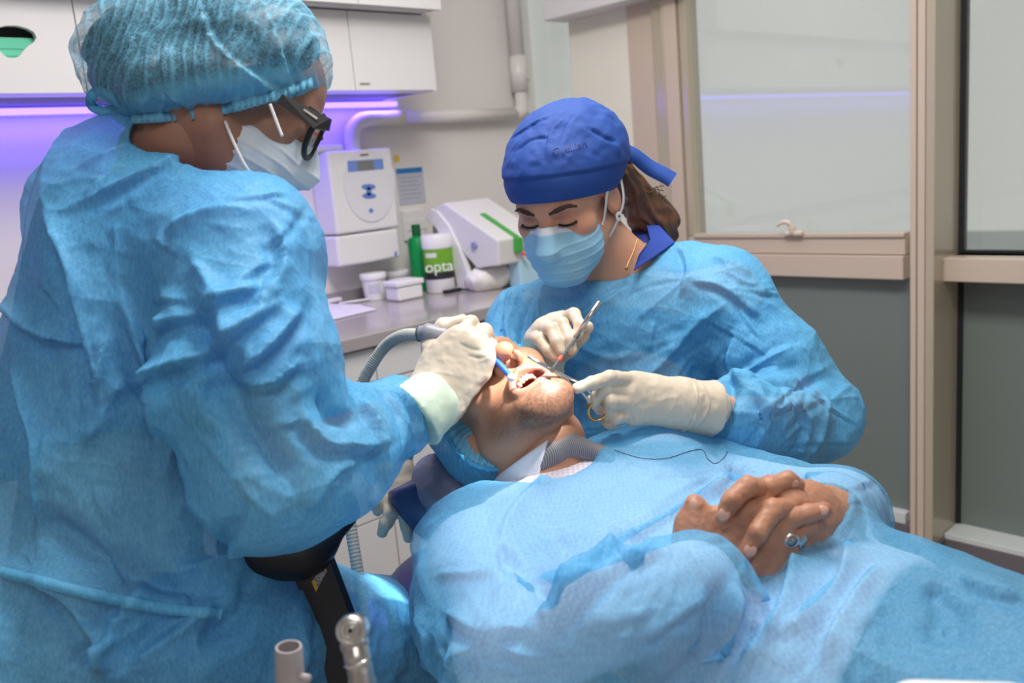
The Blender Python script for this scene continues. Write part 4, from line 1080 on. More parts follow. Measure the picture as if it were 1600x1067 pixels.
# upper lids
hdD = b.mesh(.0022)
b2 = Blob(); b2.rc(frD(0, -.024, -.08), D['nb'], .045, .05); b2.rc(D['rs'], D['ls'], .05, .05, k=.05); b2.fc(che, pel, .12, .13, D_f, .7, k=.05)
b2.chain([D['rs'], D['re'], D['rw']], [.046, .036, .012], k=.03); b2.chain([D['ls'], D['le'], D['lw']], [.046, .036, .016], k=.03)
V, Q = merge([hdD, b2.mesh(.008)]); lc = frD.loc(V); C = col_for(V, SK_D)
C = blend(C, srgb(150, 96, 84), np.exp(-(((np.abs(lc[:, 0])-.031)/.017)**2+((lc[:, 2]-.004)/.010)**2))*(lc[:, 1] > .05)*.55)
C = blend(C, srgb(226, 150, 126), np.exp(-(((np.abs(lc[:, 0])-.045)/.02)**2+((lc[:, 2]+.03)/.02)**2))*(lc[:, 1] > .03)*.5)
C = blend(C, srgb(60, 42, 34), sm(lc[:, 2]-(.03-.5*lc[:, 1]), .0, .01)*(lc[:, 1] < .03)*(lc[:, 2] > -.03)*(np.abs(lc[:, 0]) < .074)*(lc[:, 2] < .2))
bodyD = Surf((V, Q)).obj('person', M_SKIN, None, C)
tag(bodyD, 'person in royal blue surgical cap and light blue gown leaning over, holding scissors and probe', 'person')
# eyes: lashes, brows
M_LASH = mat('lash_black', srgb(18, 14, 14), .6)
M_BROWD = mat('brow_brown', srgb(58, 40, 34), .7, bump=.4)
for sx in (1, -1):
    lash = [frD(sx*(.031+.0165*math.cos(t)), .0765+.0125*math.sqrt(max(0, 1-(math.cos(t)*.93)**2))-.000, -.008-.0035*math.sin(t)) for t in np.linspace(math.pi, 0, 13)]
    ll = tube('eyelid_line', lash, .0017, M_LASH, bodyD, 8)
    for t in np.linspace(.15, math.pi-.15, 15):
        a = frD(sx*(.031+.0165*math.cos(t)), .0765+.0125*math.sqrt(max(0, 1-(math.cos(t)*.93)**2)), -.008-.0035*math.sin(t))
        o_ = fr_dir = frD.R @ np.array([sx*math.cos(t)*.5, .9, -.35]); o_ = o_/np.linalg.norm(o_)
        tube('eyelash', [a, a+o_*.005, a+o_*.0085+frD.R @ np.array([0, 0, .0018])], [.0006, .00045, .00015], M_LASH, ll, 5)
    bw = spline([frD(sx*.013, .099, .014), frD(sx*.028, .097, .019), frD(sx*.042, .089, .021), frD(sx*.053, .080, .016)], 6)
    tube('eyebrow', bw, [.0024]*4+[.0036]*6+[.0030]*5+[.002]*4, M_BROWD, bodyD, 8)
# --- gown
b = Blob()
b.fc(P(985, 560, 1.60), pel, .170, .19, D_f, .74, k=.06)
b.rc(P(822, 508, 1.60), P(1128, 468, 1.51), .068, .074, k=.06)
b.rc(P(900, 478, 1.60), P(1060, 440, 1.56), .060, .062, k=.05)
b.chain([P(1130, 470, 1.505), P(1205, 570, 1.475), P(1262, 652, 1.455)], [.080, .082, .080], k=.035)
b.chain([P(1262, 655, 1.45), P(1205, 656, 1.36), P(1160, 646, 1.30)], [.074, .070, .056], k=.02)
b.chain([P(822, 515, 1.60), P(785, 600, 1.50), P(770, 650, 1.44)], [.07, .066, .06], k=.03)
b.chain([P(770, 650, 1.44), P(812, 620, 1.38)], [.058, .042], k=.02)
b.rc(frD(0, -.02, -.09), P(965, 405, 1.535), .060, .052, k=.012, neg=True)
b.el(P(955, 395, 1.50), (.072, .030, .085), RC.T, k=.015, neg=True)
G = Surf(b.mesh(.0036, lo=(.7, .35, .45)))
G.disp(crumple(G.V, None, .12, .010, 13, [(CD((.3, 1, 0)), 2.0)])+crumple(G.V, None, .05, .0035, 18, [(CD((1, -.5, 0)), 1.8)])+.004*fbm(G.V/.2, 4, 2))
CR_AMP, CR_WID = 1.7, 1.25
G.creases([
 ([(1110, 480), (1040, 560), (1005, 600), (985, 690)], .006, .008, 'r'), ([(1140, 470), (1060, 530), (1030, 560)], .004, .006, 'r'), ([(985, 445), (930, 480), (880, 500)], .005, .008, 's'),
 ([(1060, 385), (1075, 420), (1060, 470)], .005, .008, 's'), ([(1130, 560), (1140, 610), (1125, 660)], .010, .012, 'v'), ([(1150, 520), (1140, 570), (1160, 600)], .009, .010, 's'),
 ([(1240, 540), (1200, 560), (1150, 590)], .007, .009, 's'), ([(1290, 590), (1240, 600), (1190, 590)], .008, .009, 'v'), ([(1180, 610), (1200, 640), (1240, 630)], .006, .008, 's'), ([(1230, 620), (1260, 660), (1240, 720)], .006, .008, 's'),
 ([(1190, 625), (1195, 660), (1170, 700)], .006, .008, 's'), ([(1150, 620), (1150, 660), (1130, 690)], .005, .007, 's'), ([(1290, 620), (1280, 680), (1240, 730)], .006, .008, 'r'), ([(860, 430), (830, 500), (820, 560)], .006, .009, 's'), ([(800, 440), (790, 500), (800, 560)], .006, .009, 's'),
 ([(1090, 560), (1085, 640), (1090, 680)], .006, .010, 'v'), ([(900, 540), (960, 560), (1000, 540)], .003, .008, 'r'),
 ([(1110, 400), (1160, 420), (1200, 470)], .005, .009, 'r'), ([(1080, 440), (1130, 450), (1190, 500)], .005, .009, 's')])
CR_AMP, CR_WID = 1.0, 1.0
G.creases(thin_creases(6, 60, [(860, 460, 1090, 640, -50, 40), (1080, 400, 1220, 560, 45, 40), (1130, 570, 1300, 720, 60, 60), (1130, 570, 1300, 720, -30, 40), (780, 440, 850, 580, 80, 30)]))
G.disp(crumple(G.V, None, .026, .0012, 25)+.0005*fbm(G.V/.012, 5, 2))
gownD = G.obj('gown', M_GOWN, bodyD); gownD['label'] = 'translucent light blue disposable gown over dark blue scrubs'
# neckline binding of the gown
nl = G.project([(840, 402), (850, 425), (905, 441), (965, 436), (1010, 415), (1052, 380)], 5)
# --- scrubs: body below the gown and the open collar
b = Blob(); b.fc(P(985, 560, 1.605), pel, .154, .17, D_f, .73, k=.06); b.rc(P(830, 512, 1.605), P(1120, 474, 1.52), .054, .060, k=.05); b.rc(P(905, 484, 1.605), P(1055, 448, 1.57), .047, .050, k=.05); b.rc(P(1130, 472, 1.51), D['ls']*.5+D['le']*.5, .064, .062, k=.03); b.rc(D['rs'], D['rs']*.5+D['re']*.5, .056, .052, k=.03)
scrub = Surf(b.mesh(.009, lo=(.7, .35, .45))).obj('scrubs', M_SCRUB, bodyD)
collar = flat_poly('collar', PP([(1010, 350, 1.575), (1030, 352, 1.57), (1054, 378, 1.52), (1020, 402, 1.485), (990, 422, 1.462), (998, 398, 1.478), (1016, 374, 1.515)]), M_SCRUB, scrub, .004, CD((.2, .3, 1)))
flat_poly('collar', PP([(985, 352, 1.63), (1010, 350, 1.62), (1022, 368, 1.56), (1012, 380, 1.54), (990, 372, 1.58)]), mat('scrub_dark', srgb(24, 48, 120), .85), scrub, .004, CD((0, 0, 1)))
# --- surgical cap
M_SCAP = mat('royal_blue_cotton', srgb(25, 68, 146), .75, noise=.05, nscale=40, bump=.25, bscale=600)
b = Blob(); b.el(frD(0, -.012, .045), (.090, .112, .088), frD.R, k=.01); b.el(frD(-.012, -.038, .060), (.092, .096, .082), frD.R, k=.03); b.el(frD(0, .03, .05), (.074, .070, .060), frD.R, k=.02)
cpt = frD(0, .085, .029); cn = frD.R @ np.array([0, .30, -1.0]); b.cut(cpt, cn, k=.004)
S = Surf(b.mesh(.0026)); lc = frD.loc(S.V); e_ = -(S.V-cpt) @ (cn/np.linalg.norm(cn))
S.disp(.0022*sm(e_, .038, .042)-.0012*np.exp(-((e_-.040)/.0022)**2)+crumple(S.V, None, .05, .0025, 44)*sm(e_, .03, .06)+.0015*fbm(S.V/.018, 8, 2)*sm(e_, .035, .06)+.0012*fbm(S.V/.03, 3, 2)*sm(e_, .02, .05))
S.creases([([(858, 215), (830, 218), (805, 238)], .004, .004, 'v'), ([(880, 185), (862, 205), (855, 225)], .004, .005, 's'), ([(920, 200), (945, 215), (965, 222)], .004, .004, 'v'), ([(905, 175), (890, 200), (880, 230)], .003, .005, 's'), ([(852, 230), (850, 262)], .0012, .002, 'v'), ([(800, 215), (830, 195), (860, 180)], .003, .005, 's')])
capD = S.obj('surgical_cap', M_SCAP, bodyD); capD['label'] = 'royal blue cotton surgical cap with tied tails'
# embroidered line on the front
def text_on(name, txt, px, py, d, size, m_, parent, right, up, nrm, ext=.0004, extra=.0):
    cu = bpy.data.curves.new(name, 'FONT'); cu.body = txt; cu.size = size; cu.extrude = ext; cu.align_x = 'CENTER'; cu.align_y = 'CENTER'
    o_ = bpy.data.objects.new(name, cu); COL.objects.link(o_); dg = bpy.context.evaluated_depsgraph_get(); me = bpy.data.meshes.new_from_object(o_.evaluated_get(dg)); COL.objects.unlink(o_); bpy.data.objects.remove(o_)
    pos = P(px, py, d) if d is not None else np.array(px, float)
    r = np.array(right, float); r /= np.linalg.norm(r); n_ = np.array(nrm, float); n_ /= np.linalg.norm(n_); u = np.cross(n_, r); u /= np.linalg.norm(u)
    if u @ np.array(up, float) < 0: u = -u
    M4 = Matrix(((r[0], u[0], n_[0], pos[0]), (r[1], u[1], n_[1], pos[1]), (r[2], u[2], n_[2], pos[2]), (0, 0, 0, 1)))
    me.transform(M4); me.materials.clear(); return put(name, me, m_, parent, False)
hp_ = S.hit(890, 231)
if hp_ is not None:
    em = text_on('embroidery', 'C.Jullian', hp_, None, None, .017, mat('navy_thread', srgb(16, 44, 112), .6), capD, CD((1, -.2, -.25)), CD((0, -1, 0)), -_f+np.array([0, 0, .25]), .0)
    for v in em.data.vertices:                      # stitches lie on the curved cloth
        q = S.hit(*PX(np.array(v.co)))
        if q is not None: v.co = Vector(q+(CAM-q)*.0012)
# tails of the cap
tp1 = spline(PP([(968, 232, 1.50), (990, 243, 1.53), (1015, 262, 1.55), (1040, 275, 1.555), (1051, 282, 1.555)]), 6)
ribbon('tie_tail', tp1, .030, CD((.05, -.25, -.95)), M_SCAP, capD, .0015)
ribbon('tie_tail', spline(PP([(968, 240, 1.51), (985, 262, 1.55), (1000, 285, 1.58)]), 6), .016, CD((.3, -.3, -.9)), M_SCAP, capD, .0015)
b = Blob(); b.el(P(972, 240, 1.515), (.012, .014, .014), RC.T)
Surf(b.mesh(.0025)).obj('knot', M_SCAP, capD)
# --- hair: strands behind the ear and ponytail
M_HAIRD = mat('brown_hair', srgb(92, 62, 44), .42, noise=.35, nscale=120, bump=.5, bscale=350)
b = Blob(); b.chain(PP([(972, 268, 1.53), (990, 300, 1.57), (1010, 330, 1.60), (1030, 350, 1.61), (1040, 385, 1.62)]), [.020, .026, .034, .032, .02], k=.02); b.rc(frD(-.07, -.03, .03), frD(-.068, -.045, -.04), .016, .018, k=.02)
S = Surf(b.mesh(.003)); S.disp(.0025*np.sin((S.V @ CD((1, -.9, .2)))/.0028+4*fbm(S.V/.05, 5, 2)))
hrD = S.obj('hair', M_HAIRD, bodyD); hrD['label'] = 'brown hair gathered in a low ponytail'
rng = random.Random(4)
for i in range(9):
    x0 = 975+rng.uniform(-4, 8); tube('hair_strand', spline(PP([(x0, 265+i*3, 1.53), (990+i*3, 285+i*2, 1.55), (1012+i*2, 300+rng.uniform(-8, 14), 1.57), (1040+rng.uniform(-8, 4), 290+i*8, 1.58)]), 5), [.0012]*8+[.0008]*8, M_HAIRD, hrD, 5)
# --- mask
S, lc = mask(frD, None, None, 15, top=-.010, back=.010)
z = lc[:, 2]+.3*(lc[:, 1]-.09)*0
edge = -((S.V-frD(0, .09, -.010)) @ (frD.R @ (np.array([0, -.30, 1.0])/np.linalg.norm([0, -.3, 1]))))
C = blend(col_for(S.V, srgb(150, 200, 226)), srgb(226, 232, 240), 1-sm(edge, .010, .013))
C = blend(C, srgb(226, 232, 240), 1-sm(lc[:, 1], .012, .017))
mkD = S.obj('face_mask', M_MASKA, bodyD, C); mkD['label'] = 'pale blue pleated surgical mask with white top band'
ribbon('mask_strap', spline([frD(-.064, .024, -.044), frD(-.069, .018, -.030), frD(-.079, .018, .002), frD(-.086, .008, .030)], 5), .006, frD.R @ np.array([-1, .3, 0]), M_LOOP, mkD, .001)
ribbon('mask_strap', spline([frD(-.062, .014, -.078), frD(-.078, .004, -.056), frD(-.092, -.016, -.024), frD(-.090, -.030, .012)], 5), .006, frD.R @ np.array([-1, .2, 0]), M_LOOP, mkD, .001)
# --- earring and necklace
ep = frD(-.086, .004, -.040)
ea = lathe('earring', [(.0001, 0), (.0035, 0), (.0075, .0006), (.0078, .002), (.0058, .0026), (.0026, .0016), (.0001, .0016)], ep, mat('pearl_white', srgb(236, 228, 224), .2), bodyD, axis=frD.R @ np.array([-1, .35, 0]), n=24)
lathe('earring_stone', [(.0001, 0), (.002, .0002), (.0018, .0022), (.0001, .0028)], ep+frD.R @ np.array([-.0012, 0, 0]), mat('dark_stone', srgb(70, 60, 58), .2), ea, axis=frD.R @ np.array([-1, .35, 0]), n=12)
M_GOLD = mat('gold', srgb(220, 170, 90), .25, metal=1.0)
nk = spline(PP([(996, 372, 1.50), (990, 392, 1.488), (982, 410, 1.478), (978, 420, 1.472)]), 8)
ne = tube('necklace', nk, .0006, M_GOLD, bodyD, 6)
lathe('pendant', [(.0001, -.003), (.003, 0), (.0001, .003)], P(979, 420, 1.470), M_GOLD, ne, axis=CD((0, 0, 1)), n=6, smooth=False)
# --- gloves: right hand with the probe (image left)
b = Blob(); w = P(843, 585, 1.355)
mc = PP([(880, 500, 1.315), (864, 505, 1.305), (848, 513, 1.305), (834, 528, 1.315)])
fg = [PP([(880, 500, 1.315), (896, 491, 1.285), (906, 508, 1.262), (903, 523, 1.255)]), PP([(864, 505, 1.305), (878, 506, 1.268), (890, 530, 1.25), (894, 547, 1.245)]),
      PP([(848, 513, 1.305), (860, 514, 1.262), (870, 534, 1.248), (876, 549, 1.243)]), PP([(834, 528, 1.315), (843, 530, 1.275), (858, 548, 1.258), (868, 559, 1.252)])]
hand_prims(b, w, mc, fg, PP([(866, 560, 1.345), (888, 545, 1.315), (906, 525, 1.285), (918, 511, 1.270)]), .98, rw=.029)
b.rc(w, P(795, 632, 1.41), .029, .034, k=.02)
S = Surf(b.mesh(.0016)); S.disp(.0005*fbm(S.V/.012, 3, 2)+ridge(S.V, .025, .0006, 4)); g1 = S.obj('glove', M_GLOVE, bodyD); g1['label'] = 'cream latex glove with fingers bent around the probe'
# left hand with the needle holder (image right)
b = Blob(); w = P(1062, 630, 1.235)
mc = PP([(990, 596, 1.205), (982, 612, 1.198), (982, 630, 1.198), (988, 648, 1.205)])
fg = [PP([(990, 594, 1.205), (952, 590, 1.168), (925, 599, 1.148), (902, 606, 1.138)]), PP([(982, 612, 1.198), (945, 607, 1.168), (928, 626, 1.175), (936, 640, 1.195)]),
      PP([(982, 630, 1.198), (955, 628, 1.166), (950, 645, 1.185), (960, 650, 1.205)]), PP([(988, 648, 1.205), (962, 652, 1.182), (952, 660, 1.195), (960, 664, 1.215)])]
hand_prims(b, w, mc, fg, PP([(1030, 610, 1.255), (990, 610, 1.255), (955, 612, 1.24), (935, 622, 1.225)]), .98, rw=.029, rp=.0135)
b.el(P(1020, 622, 1.215), (.042, .030, .017), np.stack([CD((1, .12, .1)), CD((-.12, 1, 0)), CD((-.1, 0, 1))], 1), k=.015)
b.rc(w, P(1110, 636, 1.255), .029, .030, k=.02)
S = Surf(b.mesh(.0016)); S.disp(.0005*fbm(S.V/.012, 3, 2)+ridge(S.V, .03, .0008, 8, [(CD((1, .1, 0)), .6)]))
S.creases([([(1000, 590), (1010, 640), (1005, 664)], .0010, .003, 'r'), ([(1030, 660), (1050, 640), (1060, 610)], .0009, .003, 'r'), ([(990, 664), (985, 640), (990, 625)], .0012, .0025, 'v')])
g2 = S.obj('glove', M_GLOVE, bodyD); g2['label'] = 'cream latex glove with folded cuff, holding the gold-ringed scissors'
b = Blob(); ax_ = CD((1, .12, .30)); b.rc(P(1068, 632, 1.235), P(1116, 638, 1.262), .0350, .0415, k=.005); b.cut(P(1066, 632, 1.235), -ax_); b.cut(P(1114, 638, 1.262), ax_)
S = Surf(b.mesh(.002)); u_ = (S.V-P(1068, 632, 1.235)) @ ax_
S.disp(.0016*fbm(S.V/.02, 9, 2)+.0022*np.exp(-((u_-.002)/.002)**2)+.0016*np.exp(-((u_-.018-.004*np.sin(S.V[:, 2]/.01))/.002)**2)); S.obj('glove_cuff', M_GLOVE, g2)
# ================================================================== PATIENT (lying in the chair)
uP = np.array([-.667, -.349, .658]); fP = np.array([-.159, -.796, -.584])
sP = np.cross(fP, uP)
frP = Fr(P(780, 634, 1.242), CD(fP), CD(uP))
T = dict(rs=np.array([.625, .775, .835]), ls=np.array([1.0, .775, .825]), re=P(800, 1020, .885), rw=P(1165, 893, .87), le=P(1312, 805, 1.13), lw=P(1285, 800, .985),
         c1=np.array([.81, .76, .80]), c2=np.array([.77, .40, .775]), c3=np.array([.75, .05, .77]), nb=np.array([.80, .83, .845]))
SK_P = srgb(186, 134, 106)
b = Blob(); head_prims(b, frP, mouth='open', jaw=1.06, nose=1.06)
# wide open mouth: lips round a cavity, dropped chin
b.el(frP(0, .064, -.118), (.030, .022, .020), frP.R, k=.025)
ring = [frP(.026*math.cos(t), .083+.010*(1-abs(math.cos(t))), -.083+.019*math.sin(t)) for t in np.linspace(0, 2*math.pi, 17)]
b.chain(ring, [.0044]*17, k=.008)
b.el(frP(0, .092, -.083), (.0215, .034, .0145), frP.R, k=.004, neg=True)
b.rc(frP(0, -.020, -.055), T['nb'], .060, .064, k=.035)
hdP = b.mesh(.0020)
# hands: right hand below, left hand laced over it
hb = Blob(); w = P(1172, 892, .896)
mc = PP([(1168, 792, .892), (1194, 806, .888), (1213, 827, .888), (1224, 850, .893)])
fg = [PP([(1168, 792, .892), (1203, 761, .890), (1231, 750, .897), (1246, 757, .902)]), PP([(1194, 806, .888), (1226, 792, .893), (1250, 796, .905)]),
      PP([(1213, 827, .886), (1236, 809, .880), (1264, 802, .880), (1288, 797, .884)]), PP([(1224, 850, .893), (1244, 848, .900), (1262, 846, .910)])]
hand_prims(hb, w, mc, fg, PP([(1140, 880, .900), (1082, 846, .902), (1078, 818, .902), (1084, 787, .899)]), 1.06, rw=.0245, rp=.0145, rt=(.021, .0165, .0120, .0086))
hb.el(P(1128, 842, .898), (.044, .034, .014), np.stack([CD((1, -.45, 0)), CD((.45, 1, .1)), CD((0, -.1, 1))], 1), k=.02)
hb.el(P(1180, 845, .893), (.032, .040, .016), np.stack([CD((1, .1, 0)), CD((-.1, 1, .1)), CD((0, -.1, 1))], 1), k=.015)
hb.rc(w, P(1085, 925, .868), .026, .034, k=.02)
hrR = hb.mesh(.0015)
hb2 = Blob(); w = P(1292, 812, .97)
mc = PP([(1205, 768, .905), (1236, 790, .898), (1255, 815, .900), (1266, 838, .91)])
fg2 = [PP([(1205, 768, .905), (1168, 760, .875), (1143, 782, .865), (1130, 808, .866)]), PP([(1236, 792, .896), (1208, 796, .868), (1183, 832, .855), (1160, 868, .856)]),
       PP([(1255, 815, .900), (1238, 836, .885), (1222, 852, .89)]), PP([(1266, 838, .91), (1250, 852, .90), (1235, 858, .90)])]
hand_prims(hb2, w, mc, fg2, None, 1.06, rw=.030, rp=.0145)
hb2.el(P(1262, 808, .925), (.032, .036, .018), np.stack([CD((1, .3, .3)), CD((-.3, 1, .1)), CD((-.3, 0, 1))], 1), k=.015)
hb2.rc(w, P(1300, 800, 1.03), .030, .034, k=.02)
hrL = hb2.mesh(.0015)
b2 = Blob(); b2.rc(frP(0, -.02, -.09), T['nb'], .055, .06); b2.rc(T['rs'], T['ls'], .05, .05, k=.05); b2.fc(T['c1'], T['c2'], .15, .15, (0, 0, 1), .62, k=.05); b2.fc(T['c2'], T['c3'], .15, .15, (0, 0, 1), .62, k=.05)
b2.chain([T['rs'], T['re'], P(1085, 920, .868)], [.046, .04, .03], k=.03); b2.chain([T['ls'], T['le'], P(1300, 800, 1.03)], [.046, .04, .03], k=.03)
nail = []
V, Q = merge([hdP, hrR, hrL, b2.mesh(.008)]); nh = len(hdP[0]); nH = nh+len(hrR[0])+len(hrL[0])
lc = frP.loc(V); C = col_for(V, SK_P)
isH = np.arange(len(V)) < nh
# lips, mouth, stubble
q = np.sqrt((lc[:, 0]/.029)**2+((lc[:, 2]+.083)/.022)**2)
stub = sm(lc[:, 2], -.045, -.072)*sm(lc[:, 1]+lc[:, 2]*.2, -.005, .03)*isH
stub = np.maximum(stub*sm(np.abs(lc[:, 2]+.045)+np.abs(lc[:, 0])*.2, .0, .02)*.55, sm(lc[:, 2], -.096, -.108)*sm(lc[:, 1], .03, .055)*isH*.85)
stub = stub*(.85+.30*fbm(V/.0022, 3, 1)); stub = stub*sm(lc[:, 2], -.17, -.13)
C = blend(C, srgb(92, 66, 54), stub)
C = blend(C, srgb(196, 122, 108), (1-sm(q, .92, 1.2))*isH*(lc[:, 1] > .05)*.65)
C = blend(C, srgb(120, 40, 40), (1-sm(q, .70, .88))*isH*(lc[:, 1] > .04)*(lc[:, 1] < .088))
C = blend(C, srgb(60, 26, 22), np.exp(-(((np.abs(lc[:, 0])-.0078)/.004)**2+((lc[:, 2]+.050)/.005)**2))*isH*(lc[:, 1] > .085)*(lc[:, 1] < .106)*.9)  # nostril shade painted into the skin colour
isHand = (np.arange(len(V)) >= nh) & (np.arange(len(V)) < nH)
C = blend(C, srgb(176, 126, 100), isHand*.85); C = blend(C, srgb(150, 98, 76), isHand*sm(fbm(V/.02, 8, 2), .1, .8)*.5)
S = Surf((V, Q))
S.V = S.V+normals(S.V, S.Q)*(isHand*(.0006*fbm(S.V/.010, 4, 2)+ridge(S.V, .007, .0004, 5)))[:, None]
bodyP = S.obj('person', M_SKIN, None, C)
tag(bodyP, 'person lying back with mouth open and fingers laced on a gowned belly', 'person')
# finger nails, knuckle creases as geometry
M_NAIL = mat('finger_nail', srgb(204, 156, 138), .3, spec=.5)
def nail_at(px, py, dirpx, L_, W_):
    if S.bvh is None: S.tree()
    r = RAY(px, py); r = r/np.linalg.norm(r); l_, n_, i_, d_ = S.bvh.ray_cast(Vector(CAM), Vector(r))
    if l_ is None: return
    p0 = np.array(l_); n_ = np.array(n_); n_ = n_ if n_ @ r < 0 else -n_
    n_ = n_*.7-r*.3; n_ /= np.linalg.norm(n_)
    d = DEP(p0); a = P(px+dirpx[0]*10, py+dirpx[1]*10, d)-P(px, py, d); a = a-n_*(a @ n_); a /= np.linalg.norm(a); w_ = np.cross(n_, a)
    bb = Blob(); bb.el(p0-n_*.0014, (L_, W_, .0021), np.stack([a, w_, n_], 1)); Surf(bb.mesh(.0007)).obj('fingernail', M_NAIL, bodyP)
for a in ((1131, 804, (-.5, .85), .0068, .0058), (1172, 860, (-.6, .8), .0072, .0062), (1286, 797, (.95, -.2), .0062, .0052), (1242, 756, (.9, .25), .0055, .0045), (1084, 790, (0, -1), .0066, .0054)): nail_at(*a)
S.tree()
tat = S.hit(1072, 830)
# teeth and tongue
M_TOOTH = mat('teeth', srgb(236, 222, 190), .25); M_TONG = mat('tongue', srgb(190, 96, 92), .35, noise=.1)
tb = bpy.data.objects.new('x', None); 
for i in range(9):
    t = math.radians(-72+18*i); bb = Blob(); bb.el(frP(.0185*math.sin(t), .066+.019*math.cos(t), -.0715), (.0034, .0036, .0058), frP.R); Surf(bb.mesh(.0012)).obj('tooth', M_TOOTH, bodyP)
bb = Blob(); bb.el(frP(0, .066, -.094), (.017, .020, .006), frP.R); Surf(bb.mesh(.002)).obj('tongue', M_TONG, bodyP)
# --- shirt, collar and tie under the gown
def shirt_mat():
    m = mat('checked_shirt', srgb(232, 226, 234), .8); nt = m.node_tree; bs = nt.nodes['Principled BSDF']
    tc = nt.nodes.new('ShaderNodeTexCoord'); bk = nt.nodes.new('ShaderNodeTexChecker'); bk.inputs['Scale'].default_value = 210; bk.inputs['Color1'].default_value = srgb(236, 232, 240); bk.inputs['Color2'].default_value = srgb(222, 206, 220)
    nt.links.new(tc.outputs['Object'], bk.inputs['Vector']); nt.links.new(bk.outputs['Color'], bs.inputs['Base Color']); return m
M_SHIRT = shirt_mat()
b = Blob(); b.rc(T['rs'], T['ls'], .06, .06, k=.06); b.rc(T['nb']+np.array([0, .0, -.012]), T['c1']+np.array([0, -.02, .0]), .074, .07, k=.04); b.fc(T['c1'], T['c2'], .168, .165, (0, 0, 1), .62, k=.06); b.fc(T['c2'], T['c2']*.6+T['c3']*.4, .165, .165, (0, 0, 1), .62, k=.06); b.cut((0, .262, 0), (.1, -1, 0))
b.chain([T['rs'], T['re'], P(1085, 915, .842)], [.054, .050, .043], k=.04); b.chain([T['ls'], T['le'], P(1300, 800, 1.04)], [.056, .05, .042], k=.04)
shirt_b = b; shirt = Surf(b.mesh(.008)).obj('shirt', M_SHIRT, bodyP); shirt['label'] = 'white checked shirt showing through the gown'
b = Blob(); b.fc(T['c2']*.9+T['c3']*.1, T['c3']+np.array([0, -.25, 0]), .170, .178, (0, 0, 1), .62); b.cut((0, .267, 0), (-.1, 1, 0)); trouser_b = b; Surf(b.mesh(.01)).obj('trousers', mat('dark_trousers', srgb(70, 76, 98), .9), bodyP)
M_WHITE = mat('white_collar', srgb(232, 230, 236), .7, bump=.1, bscale=500)
nA = frP(0, -.022, -.085); nB = T['nb']; nax = (nB-nA)/np.linalg.norm(nB-nA)
b = Blob(); b.rc(nA, nB+nax*.03, .066, .078, k=.01); pc = nB-nax*.012
b.cut(P(805, 722, 1.15), -CD((.55, .80, -.15)), k=.003); b.cut(P(800, 772, 1.15), CD((.35, .93, -.1)), k=.003); b.cut(P(858, 690, 1.15), CD((.95, .25, -.2)), k=.003)
Surf(b.mesh(.0026)).obj('shirt_collar', M_WHITE, shirt)
def tie_mat():
    m = mat('grey_tie', srgb(120, 116, 120), .55); nt = m.node_tree; bs = nt.nodes['Principled BSDF']; tc = nt.nodes.new('ShaderNodeTexCoord'); wv = nt.nodes.new('ShaderNodeTexWave'); wv.inputs['Scale'].default_value = 130
    cr = nt.nodes.new('ShaderNodeMix'); cr.data_type = 'RGBA'; cr.inputs['A'].default_value = srgb(96, 92, 98); cr.inputs['B'].default_value = srgb(150, 146, 150)
    nt.links.new(tc.outputs['Object'], wv.inputs['Vector']); nt.links.new(wv.outputs['Fac'], cr.inputs['Factor']); nt.links.new(cr.outputs['Result'], bs.inputs['Base Color']); return m
b = Blob(); b.chain(PP([(845, 722, 1.150), (862, 706, 1.155), (882, 694, 1.165), (905, 700, 1.165)]), [.013, .017, .017, .014], k=.014); b.rc(P(895, 698, 1.165), P(945, 712, 1.17), .012, .014, k=.01)
tie = Surf(b.mesh(.0026)).obj('tie', tie_mat(), bodyP); tie['label'] = 'grey striped tie knot'
# --- gown
b = Blob()
b.fc(np.array([.81, .745, .805]), T['c2'], .185, .185, (0, 0, 1), .62, k=.05); b.fc(T['c2'], T['c3'], .186, .195, (0, 0, 1), .62, k=.05)
b.fc(T['c3'], T['c3']+np.array([0, -.3, .02]), .195, .2, (0, 0, 1), .62, k=.05)
b.rc(T['rs']+np.array([.01, -.01, 0]), T['ls'], .074, .074, k=.06)
b.chain([P(742, 858, 1.10), P(765, 950, .99), P(800, 1025, .90)], [.078, .080, .076], k=.03)
b.chain([P(800, 1025, .885), P(950, 985, .835), P(1088, 915, .840)], [.074, .066, .054], k=.012)
b.chain([T['ls'], P(1215, 790, 1.20), P(1305, 805, 1.11)], [.074, .066, .062], k=.03); b.chain([P(1308, 805, 1.11), P(1298, 806, .995)], [.060, .049], k=.02)
b.rc(P(1015, 730, 1.26), P(1120, 800, 1.10), .055, .05, k=.05)
# drape over the lap
b.rc(P(1330, 905, .93), P(1560, 1005, .80), .050, .052, k=.05)
b.cut(P(1127, 896, .88), CD((1, -.42, .05)), k=.004) if False else None
